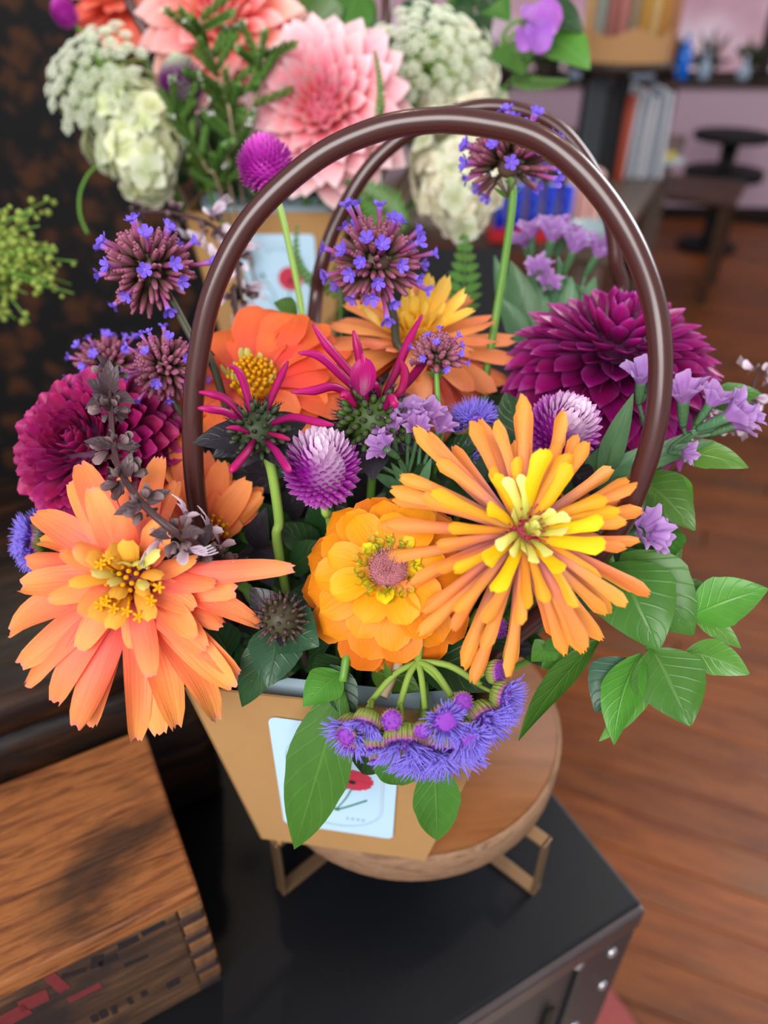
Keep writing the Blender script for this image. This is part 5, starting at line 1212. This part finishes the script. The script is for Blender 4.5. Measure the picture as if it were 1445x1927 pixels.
stw = thing('woody_twig', 'bare tan twig tucked under the orange zinnia', 'twig', GB(-.005, -.01)); stem(stw, [W(722, 1312, .285), W(740, 1270, .29), W(752, 1235, .298), GB(-.005, -.01)], .0018, mStemB)
leafp(stw, (735, 1285, .288), (722, 1245, .284), 14, mLeafG, name='leaf', n=7, m=5)

# ================================================================ GREEN FOLIAGE OF THE FRONT BOUQUET
def sprig(label, base, items, node, mat_stem=None, rad=.0018, extra=None, cat='foliage', name='basil_sprig'):
    t_ = thing(name, label, cat, base, 'green foliage sprigs')
    for it in items:
        b_, t2, wp, m_ = it[:4]; kw = it[4] if len(it) > 4 else {}
        kk = dict(arch=.08, cup=.35, wave=.025, n=14, m=9); kk.update(kw); leafp(t_, b_, t2, wp, m_, **kk)
    if node: stem(t_, [W(*q) for q in node] + [Vector(base)], rad, mat_stem or mStem)
    return t_
sprig('pale veined green leaf hanging over the white card', GB(-.01, -.03), [((645, 1285, .292), (553, 1597, .318), 118, mLeafG, dict(arch=.05, side=.02, cup=.3, roll=.15)), ((640, 1265, .296), (570, 1330, .285), 70, mLeafB), ((620, 1250, .30), (665, 1360, .295), 60, mLeafBlue)], [(645, 1283, .293), (655, 1230, .31)])
sprig('broad green leaves hanging at the right of the card', GB(.01, -.03), [((815, 1425, .31), (822, 1582, .325), 84, mLeafG, dict(roll=-.1)), ((745, 1375, .30), (755, 1478, .308), 92, mLeafG, dict(arch=.2, cup=.5)), ((720, 1380, .305), (680, 1455, .31), 70, mLeafD, dict(arch=.2, cup=.5))], [(790, 1390, .312), (790, 1290, .32)])
sprig('dark green leaf tucked below the cactus zinnia', GB(.01, -.02), [((790, 1230, .31), (930, 1300, .298), 100, mLeafD, dict(arch=.12)), ((700, 1260, .305), (790, 1300, .295), 62, mLeafG, dict(arch=.1)), ((640, 1240, .305), (590, 1290, .295), 66, mLeafD)], [(780, 1240, .312), (770, 1180, .33)])
brk = dict(n=14, m=9)
sprig('cascade of bright basil leaves drooping at the right side', GB(.045, -.005),
      [((1150, 1060, .318), (1240, 1225, .300), 150, mLeafG, dict(arch=.15)), ((1170, 1040, .322), (1305, 1195, .312), 130, mLeafG, dict(arch=.12, roll=.2)), ((1185, 1240, .308), (1120, 1340, .305), 96, mLeafBlue), ((1205, 1230, .304), (1155, 1402, .292), 80, mLeafB, dict(roll=.5, arch=.12)), ((1225, 1220, .302), (1300, 1366, .285), 130, mLeafG, dict(arch=.06)), ((1290, 1225, .31), (1410, 1268, .302), 74, mLeafB, dict(roll=-.2)),
       ((1300, 1160, .312), (1445, 1108, .300), 92, mLeafB, dict(arch=.12)), ((1130, 1200, .31), (975, 1395, .292), 60, mLeafG, dict(roll=.6, arch=.05)), ((1225, 1240, .305), (1128, 1395, .298), 60, mLeafB, dict(roll=-.7)), ((1300, 1150, .318), (1394, 1220, .312), 40, mLeafB), ((1260, 1100, .325), (1330, 1165, .318), 80, mLeafG), ((1040, 1215, .318), (1000, 1245, .310), 50, mLeafB), ((1075, 1205, .318), (1020, 1260, .312), 55, mLeafG)],
      [(1225, 1225, .306), (1195, 1140, .315), (1150, 1060, .325), (1080, 980, .338)])
sprig('two curled basil leaves beneath the statice at right', GB(.045, .01),
      [((1195, 895, .335), (1308, 998, .315), 92, mLeafG, dict(arch=.12)), ((1240, 885, .34), (1295, 985, .33), 70, mLeafB, dict(arch=-.12, roll=.5)), ((1255, 990, .335), (1252, 1062, .322), 62, mLeafG), ((1265, 850, .335), (1408, 880, .325), 56, mLeafB, dict(arch=.12)), ((1330, 760, .345), (1432, 740, .335), 54, mLeafG, dict(arch=.1)), ((1200, 960, .34), (1275, 1080, .335), 80, mLeafG), ((1225, 1010, .34), (1180, 1090, .33), 80, mLeafD)],
      [(1330, 765, .347), (1260, 860, .345), (1195, 895, .343), (1120, 930, .348)])
sprig('pointed green leaf between the magenta amaranth and purple dahlia', GB(.02, .01), [((985, 860, .33), (950, 738, .335), 74, mLeafD, dict(arch=.1)), ((560, 590, .385), (515, 570, .38), 40, mLeafG)], [(985, 860, .332), (960, 940, .34)])
# deep dark leaves that fill the inside
fill = thing('dark_foliage', 'mass of dark green leaves deep inside the front bouquet', 'foliage', GB(), 'green foliage sprigs')
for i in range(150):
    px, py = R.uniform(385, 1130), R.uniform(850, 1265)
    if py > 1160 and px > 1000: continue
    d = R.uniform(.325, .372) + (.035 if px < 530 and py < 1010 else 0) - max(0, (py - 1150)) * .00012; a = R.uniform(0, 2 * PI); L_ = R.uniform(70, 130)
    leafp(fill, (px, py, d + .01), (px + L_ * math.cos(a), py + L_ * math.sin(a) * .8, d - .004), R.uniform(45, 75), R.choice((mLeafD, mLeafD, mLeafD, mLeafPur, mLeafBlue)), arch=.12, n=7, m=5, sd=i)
for i in range(14):
    px, py = R.uniform(420, 1080), R.uniform(950, 1230)
    stem(fill, [W(px, py, .345), W(px, py, .345).lerp(GB(), .5), GB(R.uniform(-.03, .03), R.uniform(-.02, .02))], .0016, mStem)
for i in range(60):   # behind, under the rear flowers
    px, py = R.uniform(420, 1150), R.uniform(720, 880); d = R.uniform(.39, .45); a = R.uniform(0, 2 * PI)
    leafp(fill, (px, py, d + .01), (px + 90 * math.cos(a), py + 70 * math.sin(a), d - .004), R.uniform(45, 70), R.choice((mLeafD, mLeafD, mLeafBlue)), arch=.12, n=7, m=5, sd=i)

# ---- ferns
mFern = m_leaf('fern_green', '#5b8a35', '#7aa850', '#456f28', veins=3, vamt=.2)
def fern(label, base, a_, b_, wpx, cnt, group='fern fronds', curve=.05, tail=None):
    t_ = thing('fern_frond', label, 'fern', base, group); A_, B_ = W(*a_), W(*b_); X = (B_ - A_); L_ = X.length; X.normalize(); side = X.cross((CAM - A_).normalized()).normalized(); dm = (a_[2] + b_[2]) / 2
    pts = [A_ + X * L_ * i / 6 + side * (curve * L_ * math.sin(PI * i / 6)) for i in range(7)]
    stem(t_, [pts[6 - i] for i in range(7)] + ([W(*q) for q in tail] if tail else []) + [Vector(base)], .0008, mFern, k=5)
    for i in range(cnt):
        u = (i + .5) / cnt; p = pts[int(u * 5.999)].lerp(pts[min(6, int(u * 5.999) + 1)], u * 5.999 % 1); h = wpx / F * dm / 2 * (1 - u) ** .7 * (.55 + .45 * min(1, u * 5)) + .001
        for s in (-1, 1): blade('pinna', t_, p, p + side * (s * h) + X * h * .55, max(.0016, L_ / cnt * .85), mFern, prof_leaf, n=5, m=3, sd=i, arch=.06, cup=.2)
    return t_
fern('upright green fern tip behind the peach zinnia', GB(.01, .03), (855, 620, .47), (872, 440, .475), 90, 9)
fern('soft fern frond behind the thin rear handle', GR(.03, -.03), (760, 440, .56), (650, 340, .57), 110, 12)
fern('fern sprig arching over the white card of the rear bag', GB(-.01, .03), (640, 560, .47), (560, 425, .50), 26, 16, curve=-.18)
fern('small fern sprig reaching right of the rear bouquet', GR(.05, 0), (960, 150, .60), (1070, 152, .60), 34, 12)
fern('thin dark fern tendril crossing the pink dahlia', GR(.03, -.02), (710, 245, .52), (705, 95, .525), 20, 16)

# ---- lime green airy filler at the far left
mBudG = m_plain('lime_bud', '#8fa046', .5, .3, .2, .2, 80)
fil = thing('panicle_grass', 'airy lime green budded filler stems at the far left edge', 'foliage', (-.36, .46, .936), None)
basep = W(-70, 560, .53); rr = random.Random(4)
for i in range(44):
    e_ = W(*rr.choice(((rr.uniform(-60, 90), rr.uniform(375, 480)), (rr.uniform(20, 145), rr.uniform(440, 560)), (rr.uniform(-50, 110), rr.uniform(500, 615)))), rr.uniform(.47, .55)); m_ = basep.lerp(e_, .55) + Vector((rr.uniform(-.01, .01), 0, .012))
    stem(fil, [basep, m_, e_], .0006, mStem, name='branch', k=5); mb = MB()
    for q in range(9):
        u = rr.uniform(.45, 1); p = (basep.lerp(m_, u * 2) if u < .5 else m_.lerp(e_, u * 2 - 1)) + Vector((rr.uniform(-.008, .008), rr.uniform(-.008, .008), rr.uniform(-.006, .008)))
        mb.ball(p - e_, rr.uniform(.0016, .0028), 6, 4); mb.tube([p - e_, (p - e_) * .9], .0004, 4, 1, smooth=False)
    put('bud_cluster', mb.mesh('bud_cluster', mBudG), fil, Matrix.Translation(e_), kind='stuff')
stem(fil, [basep, W(-110, 700, .54), Vector((-.36, .46, .936))], .0015, mStem)

# ================================================================ REAR BOUQUET
mPkD = m_petal('pink_dahlia_petal', [(0, '#d84a5c'), (.4, '#f08a98'), (.8, '#f7c0c8'), (1, '#fae0e4')], edge='#fae4e8', edge_amt=.5, streak=.08, var=.06)
dahlia('pink and white dahlia in the middle of the rear bouquet', W(612, 205, .565), N(-.10, -.22, 1), 100, .020, .010, .052, .006, .029, mPkD, GR(.01, -.01), p0=4, p1=98, cup0=1.2, cup1=.6, prof=prof_dahl, eyec='#c05a70')
mSal = m_petal('salmon_dahlia_petal', [(0, '#e8503c'), (.45, '#f58a80'), (1, '#fbcdc8')], edge='#fbdcd8', edge_amt=.5, streak=.08)
dahlia('salmon pink dahlia at the top left of the rear bouquet', W(420, 40, .60), N(.1, .15, 1), 95, .020, .012, .057, .007, .030, mSal, GR(-.01, .01), p0=4, p1=98, cup0=1.1, cup1=.55, prof=prof_dahl, eyec='#c05a70')
mRdF = m_petal('coral_red_rear_petal', [(0, '#c43a34'), (.5, '#ee5a50'), (1, '#f47a70')], streak=.1)
zr = thing('zinnia', 'coral red flower at the top edge of the rear bouquet', 'flower', GR(-.03, .02), 'zinnias'); zc = W(232, 5, .64)
ring(zr, 'petal', [petal_mesh('petal', mRdF, .048, .026, prof_wide, -.4, .4, 8, 7, wave=.05, sd=j) for j in range(4)], zc, N(-.1, .5, .8), 12, .005, 0, .05, .1)
ring(zr, 'petal', [petal_mesh('petal', mRdF, .034, .022, prof_wide, -.3, .4, 8, 7, wave=.05, sd=j) for j in range(4)], zc, N(-.1, .5, .8), 9, .005, .004, .4, .1)
calyx(zr, zc, N(-.1, .5, .8), .012, .014); stem_to(zr, zc - N(-.1, .5, .8) * .012, N(-.1, .5, .8), GR(-.03, .02), .003, mStem)
# hydrangeas
def hyd_mesh(mat, sd):
    rr = random.Random(sd); mb = MB()
    for q in range(4):
        P, UV = petal_grid(.0105 * rr.uniform(.85, 1.1), .0112, prof_oval, rr.uniform(-.35, .2), .25, 6, 5, wave=.02, sd=sd * 5 + q); mb.grid(P, UV, 0, Matrix.Rotation(q * PI / 2 + rr.uniform(-.12, .12), 4, 'Z') @ Matrix.Translation((.0008, 0, .0001 * q)) @ Matrix.Rotation(-.15, 4, 'Y'))
    mb.ball((0, 0, .0006), .0011, 6, 4); return mb.mesh('floret', mat)
def hydrangea(label, c, axis, ra, rb, cnt, mats, base, srand=0, s=1.0):
    rr = random.Random(srand); t_ = thing('hydrangea', label, 'flower', base, 'hydrangea heads'); x, y, z = frame(axis); c = Vector(c); ms = [hyd_mesh(m_, srand * 7 + j) for j, m_ in enumerate(mats * 3)]
    for i in range(cnt):
        f_ = (i + .5) / cnt; ct = 1 - 1.9 * f_; st_ = math.sqrt(max(0, 1 - ct * ct)); a = i * 2.39996; tp = 1 - .35 * ct
        p = x * (rb * tp * st_ * math.cos(a)) + y * (rb * tp * st_ * math.sin(a)) + z * (ra * ct); nn = (x * (st_ * math.cos(a) / rb) + y * (st_ * math.sin(a) / rb) + z * (ct / ra)).normalized()
        nn = (nn + Vector((rr.uniform(-.35, .35), rr.uniform(-.35, .35), rr.uniform(-.35, .35)))).normalized(); xx, yy, zz = frame(nn)
        put('floret', rr.choice(ms), t_, mat3(xx, yy, zz, c + p * rr.uniform(.74, 1.12)) @ Matrix.Rotation(rr.uniform(0, 6), 4, 'Z') @ Matrix.Scale(s * rr.uniform(.85, 1.2), 4))
    mb = MB(); mb.ball((0, 0, 0), rb * .6, 14, 10, 0, ra / rb); put('core', mb.mesh('core', m_plain('hydrangea_core', '#aab27c', .7, .2)), t_, mat3(x, y, z, c))
    stem_to(t_, c - z * ra * .8, axis, base, .003, mStemB, .02); return t_
mHy1 = m_petal('pale_lime_hydrangea', [(0, '#cdd693'), (.5, '#e6eac0'), (1, '#f0f2da')], streak=.08, var=.1, trans=.35); mHy2 = m_petal('cream_hydrangea', [(0, '#d5cfa6'), (.5, '#eee8d0'), (1, '#f5f0e0')], streak=.08, var=.12, trans=.35); mHy3 = m_petal('ivory_green_hydrangea', [(0, '#c2cc98'), (.5, '#dde2c4'), (1, '#e9ebd8')], streak=.08, trans=.35)
hydrangea('pale lime hydrangea cone at the left of the rear bouquet', W(252, 262, .585), N(.30, -.80, .4), .056, .033, 115, [mHy1, mHy1, mHy3], GR(-.03, 0), 1, 1.15)
hydrangea('cream hydrangea cone drooping at the right of the rear bouquet', W(865, 320, .585), N(-.05, -.95, .25), .056, .034, 120, [mHy2, mHy2, mHy3], GR(.04, 0), 2, 1.1)
hydrangea('ivory hydrangea behind the pink dahlia under the handle top', W(845, 170, .64), N(.3, .4, .7), .045, .045, 100, [mHy3, mHy2], GR(.03, .02), 3, 1.1)
# queen anne's lace
mLace = m_plain('white_green_lace', '#f4f8e6', .6, .2, .35, .1, 300)
def lace(label, c, n, r, base, srand=0):
    rr = random.Random(srand); t_ = thing('lace_flower', label, 'flower', base, 'lace flower umbels'); x, y, z = frame(n); c = Vector(c); hub = c - z * r * .75; ms = []
    for j in range(4):
        mb = MB(); 
        for q in range(22):
            u_ = math.sqrt((q + .5) / 22); a = q * 2.39996; p = Vector((u_ * .0085 * math.cos(a), u_ * .0085 * math.sin(a), .003 * (1 - u_ * u_) + rr.uniform(-.0006, .0006)))
            for w_ in range(4):
                b_ = w_ * PI / 2 + q; mb.ball(p + Vector((math.cos(b_), math.sin(b_), 0)) * .0010, .0007, 4, 3)
            mb.tube([(0, 0, -.008), p], .0002, 3, 1, smooth=False)
        ms.append(mb.mesh('umbellet', mLace))
    cnt = 46
    for i in range(cnt):
        u_ = math.sqrt((i + .5) / cnt); a = i * 2.39996 + rr.uniform(-.1, .1); er = x * math.cos(a) + y * math.sin(a); p = c + er * (r * u_) - z * (r * .38 * u_ * u_) + z * rr.uniform(-.003, .003); nn = (z + er * u_ * .75).normalized(); xx, yy, zz = frame(nn)
        ub = put('umbellet', rr.choice(ms), t_, mat3(xx, yy, zz, p) @ Matrix.Scale(r / .052 * rr.uniform(.68, .92), 4), kind='stuff')
    mb = MB()
    for i in range(cnt):
        u_ = math.sqrt((i + .5) / cnt); a = i * 2.39996; er = Vector((math.cos(a), math.sin(a), 0)); mb.tube([(0, 0, -r * .75), er * (r * u_ * .6) + Vector((0, 0, -r * .35)), er * (r * u_) + Vector((0, 0, -r * .38 * u_ * u_ - .006))], .0005, 4, 2)
    put('ray_stalks', mb.mesh('ray_stalks', mStemL), t_, mat3(x, y, z, c), kind='stuff')
    stem_to(t_, hub, n, base, .0022, mStem, .03); return t_
lace('white lace flower umbel at the top left of the rear bouquet', W(150, 118, .545), N(-.30, .15, .95), .043, GR(-.035, .01), 1)
lace('white lace flower umbel at the top right of the rear bouquet', W(830, 70, .560), N(.25, .2, .95), .047, GR(.03, .01), 2)
# heather-like sprigs
mHea = m_leaf('heather_leaf', '#6f9345', '#94b068', '#587c38', veins=2); mWt = m_plain('tiny_white_blossom', '#e6e0e0', .6, .2, .2)
def heather(label, base, pts, srand=0):
    rr = random.Random(srand); t_ = thing('heather_sprig', label, 'foliage', base, 'heather sprigs'); Pw = [W(*p) for p in pts]
    stem(t_, Pw + [Vector(base)], .0011, mStemB, k=6)
    for k_ in range(len(Pw) - 1):
        for q in range(7):
            u = (q + rr.random()) / 7; p = Pw[k_].lerp(Pw[k_ + 1], u); d0 = Vector((rr.uniform(-1, 1), rr.uniform(-.5, .5), rr.uniform(.2, 1.2))).normalized(); L_ = rr.uniform(.016, .032); mb = MB()
            mb.tube([(0, 0, 0), d0 * L_], [.0008, .0005], 5, 1, smooth=False)
            for w_ in range(38):
                s = (w_ + .5) / 38; a = w_ * 2.4; xx, yy, zz = frame(d0); er = xx * math.cos(a) + yy * math.sin(a); X = (er + zz * .9).normalized(); Z = (zz - X * zz.dot(X)).normalized(); P, UV = petal_grid(.0066, .0034, prof_oval, .2, .3, 4, 3); mb.grid(P, UV, 0, mat3(X, Z.cross(X), Z, d0 * (L_ * s)))
            put('twig', mb.mesh('twig', mHea), t_, Matrix.Translation(p), kind='stuff')
            if rr.random() < .35:
                e_ = p + d0 * L_; mb = MB()
                for w_ in range(5): mb.ball((rr.uniform(-.002, .002), rr.uniform(-.002, .002), rr.uniform(-.002, .002)), .0014, 5, 3)
                put('blossom', mb.mesh('blossom', mWt), t_, Matrix.Translation(e_), kind='stuff')
    return t_
heather('green heather sprig rising over the salmon dahlia', GR(-.02, -.02), [(375, 35, .53), (400, 110, .535), (425, 190, .54), (440, 260, .55)], 1)
heather('green heather sprig left of the pink dahlia', GR(-.01, -.025), [(490, 95, .54), (480, 180, .54), (450, 260, .55), (430, 340, .565)], 2)
heather('green heather sprig low against the lime hydrangea', GR(-.02, -.03), [(330, 225, .54), (360, 265, .545), (390, 320, .555), (415, 360, .57)], 3)
# sweet pea and large leaves
mPea = m_petal('violet_sweet_pea_petal', [(0, '#b58ad0'), (.5, '#a85ec8'), (1, '#b870d0')], streak=.08)
pea = thing('sweet_pea', 'violet sweet pea bloom at the top right of the rear bouquet', 'flower', GR(.045, 0))
for i, (a_, b_, w_) in enumerate((((985, 30, .57), (1050, 55, .565), 66), ((990, 55, .57), (985, 98, .56), 40), ((1000, 40, .565), (1020, 100, .56), 54), ((985, 10, .58), (1000, 60, .575), 30))): blade('petal', pea, W(*a_), W(*b_), w_ / F * .57, mPea, prof_wide, arch=.25, cup=.8, sd=i)
calyx(pea, W(990, 40, .575), N(-.3, .8, .4), .006, .01); stem(pea, [W(985, 38, .578), W(950, 60, .59), W(900, 180, .63), GR(.045, 0)], .0015, mStem)
def rleaf(label, base, items, node):
    return sprig(label, base, items, node, name='leafy_stem')
rleaf('broad ribbed leaf between the two dahlias at the top', GR(0, .02), [((585, 90, .63), (560, -30, .62), 130, mLeafG, dict(arch=.1)), ((640, 80, .63), (680, -30, .63), 90, mLeafG)], [(600, 90, .635), (610, 200, .66)])
rleaf('dark pointed leaves beside the violet sweet pea', GR(.05, .01), [((960, 80, .60), (985, 140, .585), 100, mLeafG), ((1010, 20, .60), (1098, 62, .585), 62, mLeafD, dict(arch=.12)), ((1030, 70, .60), (1110, 130, .585), 74, mLeafB, dict(arch=.1)), ((905, 0, .62), (960, 40, .60), 60, mLeafG), ((935, 20, .61), (900, -20, .61), 60, mLeafD)], [(1010, 40, .605), (940, 90, .62), (880, 220, .65)])
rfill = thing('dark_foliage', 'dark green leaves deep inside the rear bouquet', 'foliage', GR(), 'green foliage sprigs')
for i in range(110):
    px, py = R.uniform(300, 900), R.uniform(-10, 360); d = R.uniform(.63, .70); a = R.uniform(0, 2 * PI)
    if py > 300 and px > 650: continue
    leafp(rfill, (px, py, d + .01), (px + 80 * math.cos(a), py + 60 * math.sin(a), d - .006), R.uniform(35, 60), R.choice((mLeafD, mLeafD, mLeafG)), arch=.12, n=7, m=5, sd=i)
stem(rfill, [W(600, 200, .68), GR()], .002, mStem)
ten = thing('green_tendril', 'thin green tendril hanging left below the lime hydrangea', 'tendril', GR(-.03, 0)); stem(ten, [W(165, 440, .56), W(150, 400, .56), W(155, 350, .565), W(190, 310, .575), W(280, 300, .62), GR(-.03, 0)], .0012, mStem)
